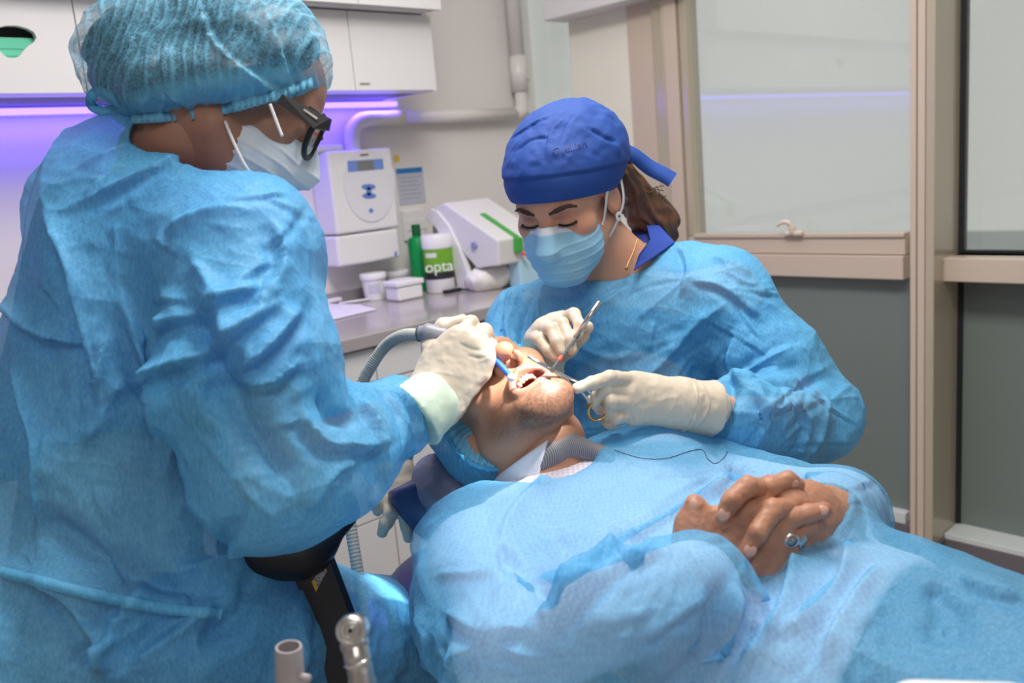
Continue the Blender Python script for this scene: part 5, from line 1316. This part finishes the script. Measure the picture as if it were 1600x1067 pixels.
# neck opening
b.rc(frP(0, -.02, -.09), nB+nax*.01, .074, .082, k=.012, neg=True)
b.el(P(835, 690, 1.16), (.085, .055, .09), RC.T, k=.015, neg=True)
G = Surf(b.mesh(.0034))
G.disp(crumple(G.V, None, .12, .008, 53, [((1, .6, 0), 2.0)])+crumple(G.V, None, .05, .0032, 58, [((1, 1, 0), 1.8)])+.004*fbm(G.V/.2, 4, 2))
CR_AMP, CR_WID = 2.4, 1.25
G.creases([
 ([(1140, 745), (1080, 790), (980, 850), (880, 930), (820, 1000)], .010, .014, 's'), ([(1160, 760), (1060, 810), (960, 880), (880, 960)], .006, .010, 'v'), ([(860, 740), (800, 800), (770, 880)], .005, .010, 's'),
 ([(770, 850), (830, 900), (870, 960)], .008, .010, 'v'), ([(680, 900), (720, 900), (800, 900)], .004, .006, 'r'), ([(700, 960), (760, 990), (840, 980)], .006, .010, 's'), ([(860, 985), (900, 940), (930, 900)], .007, .010, 's'),
 ([(890, 950), (950, 900), (1040, 860)], .006, .009, 's'), ([(1150, 910), (1130, 960), (1090, 1060)], .010, .010, 's'), ([(1165, 915), (1190, 990), (1150, 1060)], .008, .010, 's'), ([(1240, 870), (1230, 950), (1190, 1040)], .010, .012, 's'),
 ([(1330, 850), (1310, 920), (1230, 1010)], .009, .012, 's'), ([(1380, 890), (1330, 960), (1280, 1060)], .008, .012, 's'), ([(1440, 905), (1480, 950), (1460, 1010)], .006, .010, 'v'), ([(1500, 905), (1560, 930), (1600, 940)], .005, .008, 's'),
 ([(1260, 745), (1290, 780), (1330, 790)], .006, .008, 's'), ([(1180, 745), (1230, 750), (1290, 760)], .006, .008, 'v'), ([(1330, 770), (1320, 820), (1300, 845)], .005, .007, 's'), ([(1200, 720), (1160, 735), (1120, 730)], .006, .008, 'v'),
 ([(940, 705), (1000, 740), (1060, 745), (1140, 730)], .003, .007, 'r'), ([(700, 1040), (760, 1010), (850, 1030)], .006, .010, 's'), ([(1000, 1000), (1060, 960), (1110, 930)], .005, .008, 's'), ([(650, 960), (670, 1000), (665, 1060)], .005, .008, 's')])
CR_AMP, CR_WID = 1.0, 1.0
G.creases(thin_creases(7, 75, [(720, 800, 900, 1000, 60, 50), (900, 740, 1120, 860, -35, 30), (880, 880, 1120, 1030, -30, 40), (1160, 900, 1420, 1050, 110, 35), (1170, 720, 1340, 840, 30, 50), (1350, 900, 1590, 1050, 120, 40), (660, 900, 800, 1060, 80, 40)]))
G.disp(crumple(G.V, None, .026, .0011, 25)+.0005*fbm(G.V/.012, 5, 2))
nk_free = np.linalg.norm(G.V-nB, axis=1) > .13; Vk = G.V.copy()
G.keep_outside(shirt_b); G.keep_outside(trouser_b); G.V = np.where(nk_free[:, None], G.V, Vk)
M_GOWNP = gown_mat('patient_gown_fabric', srgb(112, 190, 234), .52)
gownP = G.obj('gown', M_GOWNP, bodyP); gownP['label'] = 'sheer light blue disposable gown over a white checked shirt'
GP = G
# gathered neckline edge
ne_ = G.project([(768, 778), (800, 772), (840, 740), (868, 718), (905, 716), (940, 712)], 5)
# sleeve hems
def hem(c, ax, r, name='sleeve_hem', col=M_TIE, parent=gownP, tr=.0022):
    ax = ax/np.linalg.norm(ax); u = np.cross(ax, np.array([0, 0, 1.])); u /= np.linalg.norm(u); v_ = np.cross(ax, u)
    return tube(name, [c+r*(math.cos(t)*u+math.sin(t)*v_)*(1+.05*math.sin(3*t)) for t in np.linspace(0, 2*math.pi, 40)], tr, col, parent, 8, caps=False)
# fine dark suture thread lying on the chest
st = G.project([(960, 703), (1000, 715), (1040, 716), (1080, 704), (1098, 703), (1106, 717), (1118, 724), (1130, 716), (1137, 704)], 4)
if len(st) > 3:
    th_ = tube('suture_thread', st+(CAM-st)*.0022, .0005, mat('suture_dark', srgb(40, 60, 90), .5), None, 5); tag(th_, 'thin dark suture thread lying across the patient gown chest', 'thread')
# --- ring
rc0 = P(1238, 846, .874); ra = fg2[2][1]-fg2[2][2]; ra = P(1255, 822, .90)-P(1222, 856, .888)
lathe('ring', [(.0108, -.006), (.0122, -.006), (.0130, 0), (.0122, .006), (.0108, .006)], P(1240, 840, .888), mat('silver_ring', srgb(190, 188, 186), .25, metal=1.0), bodyP, axis=ra, n=32)['label'] = 'silver ring engraved with a dark spiral'
rp0 = P(1238, 845, .868); sr = []
for i in range(60):
    t = i/59*5*math.pi; r = .0006+.0050*i/59; sr.append(rp0+r*(math.cos(t)*CD((1, -.2, 0))+math.sin(t)*CD((.1, 1, 0))))
rings = [o_ for o_ in bodyP.children if o_.name.startswith('ring')]
bz = Blob(); bz.el(rp0+_f*.0022, (.0085, .0072, .0022), np.stack([CD((1, -.2, 0)), CD((.2, 1, 0)), CD((0, 0, 1))], 1)); Surf(bz.mesh(.001)).obj('ring_face', mat('silver_face', srgb(205, 203, 200), .25, metal=1.0), rings[0])
tube('spiral', sr, .0005, mat('ring_black', srgb(25, 22, 22), .5), rings[0], 5)
# --- patient's bouffant cap
b = Blob(); b.el(frP(0, -.018, .036), (.093, .108, .092), frP.R, k=.01); b.el(frP(.01, -.062, .0), (.086, .055, .075), frP.R, k=.03); b.el(frP(.058, -.012, -.018), (.042, .042, .055), frP.R, k=.03)
cpn = frP.R @ np.array([0, .92, -.55]); b.cut(frP(0, .022, .002), cpn, k=.006)
K = Surf(b.mesh(.0028)); lk = frP.loc(K.V); an = np.arctan2(lk[:, 0], lk[:, 2]+.02)
ph = an/.085+fbm(K.V/.04, 3, 2)*1.0; rd = np.clip(1-np.abs((ph % 1)-.5)*4, 0, 1); K.disp(.003*rd+crumple(K.V, None, .05, .005, 71))
capP = K.obj('bouffant_cap', M_CAP, bodyP, np.stack([.38-.3*rd]*3, 1)); capP['label'] = 'blue elastic bouffant cap on the lying head'
cu_ = frP.R @ np.array([1., 0, 0]); cv_ = np.cross(cpn, cu_); cv_ /= np.linalg.norm(cv_); cc = frP(0, .022, .002)-cpn/np.linalg.norm(cpn)*.004
el_ = []
for t in np.linspace(0, 2*math.pi, 150):
    d_ = cu_*math.cos(t)+cv_*math.sin(t); r_ = .06
    for rr_ in np.linspace(.06, .14, 80):
        if b.ev((cc+d_*rr_)[None])[0] > 0: r_ = rr_; break
    el_.append(cc+d_*(r_+.0015*math.sin(t*60))+cpn*(.002*math.cos(t*60)))
tube('elastic_edge', el_, .0038, mat('cap_elastic', srgb(70, 160, 205), .7, bump=.3), capP, 8, caps=False)
# ================================================================== TOOLS IN THE HANDS
M_STEEL = mat('polished_steel', srgb(200, 198, 194), .22, metal=1.0)
M_GREYP = mat('grey_plastic', srgb(138, 138, 148), .4)
M_HOSE = mat('grey_hose', srgb(168, 172, 168), .5, noise=.04)
so = empty('suction_tube', P(655, 520, 1.2)); tag(so, 'grey suction hose and handle with blue tip held to the mouth', 'suction tube')
hz = spline(PP([(659, 523, 1.180), (630, 524, 1.195), (603, 540, 1.225), (580, 572, 1.235), (562, 610, 1.24), (545, 680, 1.24), (541, 760, 1.235), (549, 830, 1.225), (560, 900, 1.21), (567, 960, 1.20), (572, 1010, 1.19), (580, 1090, 1.18)]), 40)
rh = [.0082+.0005*math.sin(i*1.9) for i in range(len(hz))]
tube('hose', hz, rh, M_HOSE, so, 16)
tube('handle', spline(PP([(655, 521, 1.178), (670, 521, 1.172), (690, 526, 1.170), (712, 532, 1.172), (740, 543, 1.18)]), 5), [.0105]*4+[.0135]*6+[.0145]*6+[.010]*5, M_GREYP, so, 18)
tube('collar', PP([(653, 521, 1.1785), (658, 521, 1.178)]), .0112, mat('dark_collar', srgb(80, 82, 86), .4), so, 18)
tp = tube('tip', spline(PP([(742, 536, 1.180), (768, 557, 1.150), (786, 575, 1.130), (799, 590, 1.115)]), 5), .0040, mat('blue_plastic', srgb(30, 90, 215), .3), so, 14)
lathe('tip_end', [(.0001, 0), (.0046, .0), (.0052, .003), (.0045, .006), (.0001, .007)], P(797, 588, 1.117), mat('clear_tip', srgb(225, 235, 250), .2), tp, axis=P(806, 598, 1.106)-P(797, 588, 1.117), n=20)
# probe in the right hand
pr = empty('probe', P(899, 526, 1.26)); tag(pr, 'slim steel dental probe held upright in the glove', 'probe')
tube('handle', PP([(937, 471, 1.235), (899, 527, 1.243)]), .0036, M_STEEL, pr, 14)
tube('shank', spline(PP([(899, 527, 1.243), (878, 556, 1.205), (860, 580, 1.150), (849, 593, 1.118)]), 6), [.003]*6+[.0018]*13, M_STEEL, pr, 10)
tube('colour_band', PP([(877, 558, 1.202), (873, 563, 1.190)]), .0032, mat('red_band', srgb(214, 96, 84), .4), pr, 10)
# needle holder with gold rings in the left hand
nh_ = empty('needle_holder', P(905, 603, 1.16)); tag(nh_, 'steel needle holder with gold finger rings pointing at the mouth', 'scissors')
for sg in (-1, 1):
    tube('jaw', PP([(825, 557+sg*.5, 1.105), (862, 577+sg*1.2, 1.118)]), [.0012, .0024], M_STEEL, nh_, 8)
tube('shank', spline(PP([(862, 578, 1.118), (890, 591, 1.135), (912, 603, 1.156), (930, 625, 1.172)]), 5), .0020, M_STEEL, nh_, 8)
tube('shank', spline(PP([(862, 577, 1.118), (885, 595, 1.136), (908, 612, 1.160), (925, 634, 1.172)]), 5), .0020, M_STEEL, nh_, 8)
lathe('pivot', [(.0001, -.003), (.0036, -.003), (.0036, .003), (.0001, .003)], P(863, 578, 1.117), M_STEEL, nh_, axis=_f, n=16)
for cx, cy, d in ((934, 641, 1.172), (948, 622, 1.20)):
    tube('finger_ring', [P(cx, cy, d)+.0125*(1.0*math.cos(t)*CD((1, .25, .2))+1.15*math.sin(t)*CD((-.3, 1, .3))) for t in np.linspace(0, 2*math.pi, 33)], .0019, M_GOLD, nh_, 8, caps=False)
# ================================================================== DENTAL CHAIR
M_NAVY = mat('navy_vinyl', srgb(42, 56, 104), .4, noise=.05, bump=.08)
M_DARKN = mat('chair_dark_edge', srgb(40, 42, 60), .5)
ch = empty('dental_chair', (.8, .3, 0)); tag(ch, 'navy dental chair with film-covered headrest under the patient', 'chair')
b = Blob(); b.el(P(715, 795, 1.31), (.115, .075, .055), np.stack([CD((.9, .45, -.1)), CD((-.5, .75, .5)), CD((.2, -.5, .85))], 1)); b.cut(P(650, 742, 1.36), CD((-.4, -.9, 0)))
Surf(b.mesh(.005)).obj('headrest', M_NAVY, ch)
b = Blob(); b.el(P(728, 775, 1.285), (.085, .050, .060), np.stack([CD((.9, .5, -.1)), CD((-.5, .8, .4)), CD((.2, -.4, .9))], 1))
S = Surf(b.mesh(.003)); S.disp(crumple(S.V, None, .04, .004, 5)+crumple(S.V, None, .015, .0012, 7)); S.obj('headrest_cover', mat('grey_film', srgb(126, 122, 142), .35, noise=.12, nscale=60, bump=.3, bscale=260), ch)
box('headrest_edge', (0, 0, 0), (.01, .01, .01), M_DARKN, ch) if False else None
b = Blob(); b.fc((.80, .92, .70), (.78, .35, .655), .19, .21, (0, 0, 1), .22, k=.03); b.fc((.78, .35, .655), (.76, -.25, .65), .21, .21, (0, 0, 1), .22, k=.03)
Surf(b.mesh(.01)).obj('backrest', M_NAVY, ch)
b = Blob(); b.fc((.76, -.2, .65), (.74, -1.0, .62), .21, .17, (0, 0, 1), .24, k=.03); Surf(b.mesh(.012)).obj('seat', M_NAVY, ch)
lathe('column', [(.22, 0), (.22, .03), (.09, .06), (.08, .45), (.16, .52), (.16, .60)], (.78, .0, 0), mat('chair_white', srgb(222, 222, 224), .35), ch)
# ================================================================== ASSISTANT STOOL with arm support
M_BLK = mat('black_vinyl', srgb(24, 26, 32), .42, noise=.08, bump=.1)
stl = empty('assistant_stool', (.3, 1.05, 0)); tag(stl, 'black assistant stool with padded elbow support on a flat arm', 'stool')
b = Blob(); b.fc(P(425, 838, 1.06), P(505, 800, 1.10), .055, .045, CD((.1, .9, 0)), .75, k=.02); b.rc(P(400, 850, 1.05), P(470, 850, 1.06), .038, .042, k=.03)
Surf(b.mesh(.004)).obj('elbow_pad', M_BLK, stl)
arm = [(456, 892), (500, 838), (548, 965), (556, 1067), (565, 1160), (525, 1160), (512, 1067), (492, 985)]
flat_poly('support_arm', PP([(x, y, 1.055) for x, y in arm]), mat('black_arm', srgb(18, 22, 30), .4), stl, .012, CD((.4, 0, 1)))
lab = [(487, 909), (504, 881), (510, 894), (494, 925)]
flat_poly('maker_label', PP([(x, y, 1.0545) for x, y in lab]), mat('label_grey', srgb(120, 122, 128), .5), stl, .0005, CD((0, 0, -1)))
flat_poly('label_square', PP([(x, y, 1.0538) for x, y in ((487, 909), (490.5, 904), (497, 917), (494, 925))]), mat('label_yellow', srgb(214, 176, 40), .5), stl, .0005, CD((0, 0, -1)))
text_on('label_text', '1083', P(500.5, 900, 1.0536), None, None, .0115, mat('label_white', srgb(205, 205, 205), .5), stl, CD((.52, -.86, 0)), CD((-.86, -.5, 0)), -_f, .0002)
b = Blob(); b.fc((.30, 1.06, .60), (.30, 1.06, .615), .2, .2, (0, 0, 1), .3); Surf(b.mesh(.01)).obj('seat', M_BLK, stl)
lathe('gas_column', [(.03, .08), (.03, .56)], (.30, 1.06, 0), M_STEEL, stl, n=20)
for k in range(5):
    t = 2*math.pi*k/5; e = np.array([.30+.27*math.cos(t), 1.06+.27*math.sin(t), .06]); tube('foot', [(.30, 1.06, .10), tuple(e)], .018, M_STEEL, stl, 10)
    lathe('caster', [(.0001, -.012), (.028, -.012), (.028, .012), (.0001, .012)], (e[0], e[1], .029), M_BLK, stl, axis=(-math.sin(t), math.cos(t), 0), n=18)
# dentist's stool, hidden behind the patient
ds = empty('dentist_stool', (1.24, 1.04, 0)); tag(ds, 'black round stool under the dentist', 'stool')
b = Blob(); b.fc((1.24, 1.04, .44), (1.24, 1.04, .455), .19, .19, (0, 0, 1), .3); Surf(b.mesh(.01)).obj('seat', M_BLK, ds)
lathe('gas_column', [(.03, .05), (.03, .40)], (1.24, 1.04, 0), M_STEEL, ds, n=20); lathe('base', [(.24, 0), (.24, .03), (.04, .07)], (1.24, 1.04, 0), M_STEEL, ds, n=30)
# ================================================================== INSTRUMENT HOLDER in the foreground
it = empty('instrument_tray', P(600, 1300, .70)); tag(it, 'white instrument tray edge at the bottom of the picture', 'tray')
M_TRAY = mat('tray_white', srgb(232, 230, 226), .3)
b = Blob(); b.fc(P(700, 1128, .62), P(790, 1118, .63), .026, .026, CD((.1, 1, -.2)), .6, k=.01); Surf(b.mesh(.003)).obj('rest', M_TRAY, it)
b = Blob(); b.fc(P(1440, 1122, .55), P(1580, 1126, .55), .025, .025, CD((0, 1, -.2)), .9, k=.01); Surf(b.mesh(.003)).obj('rim', M_TRAY, it)
box('deck', P(600, 1330, .70)-np.array([.12, .12, .01]), P(600, 1330, .70)+np.array([.35, .12, .01]), M_TRAY, it, .008)
sv = empty('suction_holder', P(455, 1150, .72)); tag(sv, 'grey open suction socket in the foreground beside the handpiece', 'holder')
ax_ = P(451, 1010, .72)-P(458, 1180, .74); ax_ /= np.linalg.norm(ax_); o_ = P(458, 1180, .74); Lh = np.linalg.norm(P(451, 1010, .72)-o_)
M_SOCK = mat('warm_grey_plastic', srgb(158, 150, 152), .45)
lathe('socket', [(.0125, 0), (.0118, Lh*.8), (.0112, Lh-.002), (.0106, Lh), (.0088, Lh), (.0086, Lh-.012), (.0070, Lh-.03), (.0001, Lh-.03)], o_, M_SOCK, sv, axis=ax_, n=36)
tube('side_pin', PP([(462, 1056, .725), (482, 1060, .715)]), .0035, M_SOCK, sv, 12)
hpz = empty('dental_handpiece', P(575, 1200, .70)); tag(hpz, 'steel contra-angle handpiece standing in the foreground', 'handpiece')
tube('body', spline(PP([(553, 1002, .697), (556, 1014, .694), (560, 1035, .69), (566, 1067, .69), (585, 1200, .70)]), 6), [.0115]*6+[.0105]*6+[.0100]*6+[.0112]*4+[.014]*3, mat('brushed_steel', srgb(186, 182, 178), .3, metal=1.0), hpz, 28)
tube('joint_ring', PP([(558, 1031, .69), (559, 1034, .69)]), .0112, M_STEEL, hpz, 28)
ha = -_f+np.array([0, 0, .25]); ha /= np.linalg.norm(ha)
hc = P(551, 984, .692)
lathe('head', [(.0001, -.012), (.012, -.012), (.0128, .004), (.0115, .0075), (.0090, .0080), (.0088, .0066), (.0076, .0066), (.0074, .0092), (.0050, .0095), (.0046, .0080), (.0034, .0080), (.0030, .0098), (.0017, .0098), (.0016, .004), (.0001, .004)], hc, M_STEEL, hpz, axis=ha, n=40)
lathe('bur_hole', [(.0001, 0), (.0016, 0)], hc+ha*.0045, M_BLACK, hpz, axis=ha, n=16)
tube('water_tube', PP([(530, 976, .70), (541, 970, .695)]), .0022, M_STEEL, hpz, 10); tube('water_tube', PP([(549, 966, .695), (557, 963, .69)]), .0022, M_STEEL, hpz, 10)
# ================================================================== OPERATING LAMP above the picture, CEILING PANELS
ld = np.array(LAMP_T)-np.array(LAMP); ld /= np.linalg.norm(ld); lo_ = np.array(LAMP)
ol = empty('operating_lamp', lo_); tag(ol, 'white dental operating lamp on a ceiling arm aimed at the mouth', 'lamp')
lathe('reflector', [(.02, -.05), (.10, -.02), (.13, .03), (.124, .03), (.09, -.012), (.02, -.04)], lo_-ld*.02, M_WPL, ol, axis=ld, n=40)
tube('arm', spline([lo_-ld*.07, lo_-ld*.12+np.array([0, -.05, .05]), np.array([lo_[0], lo_[1]-.4, 2.2]), np.array([lo_[0], lo_[1]-.4, CEIL])], 8), .018, M_WPL, ol, 14)
for (n_, t_, pos, size, par, right, nrm) in LATE_TEXT:
    text_on(n_, t_, pos, None, None, size, mat('label_ink', srgb(240, 240, 240), .5), par, right, (0, 0, 1), nrm, .0004)
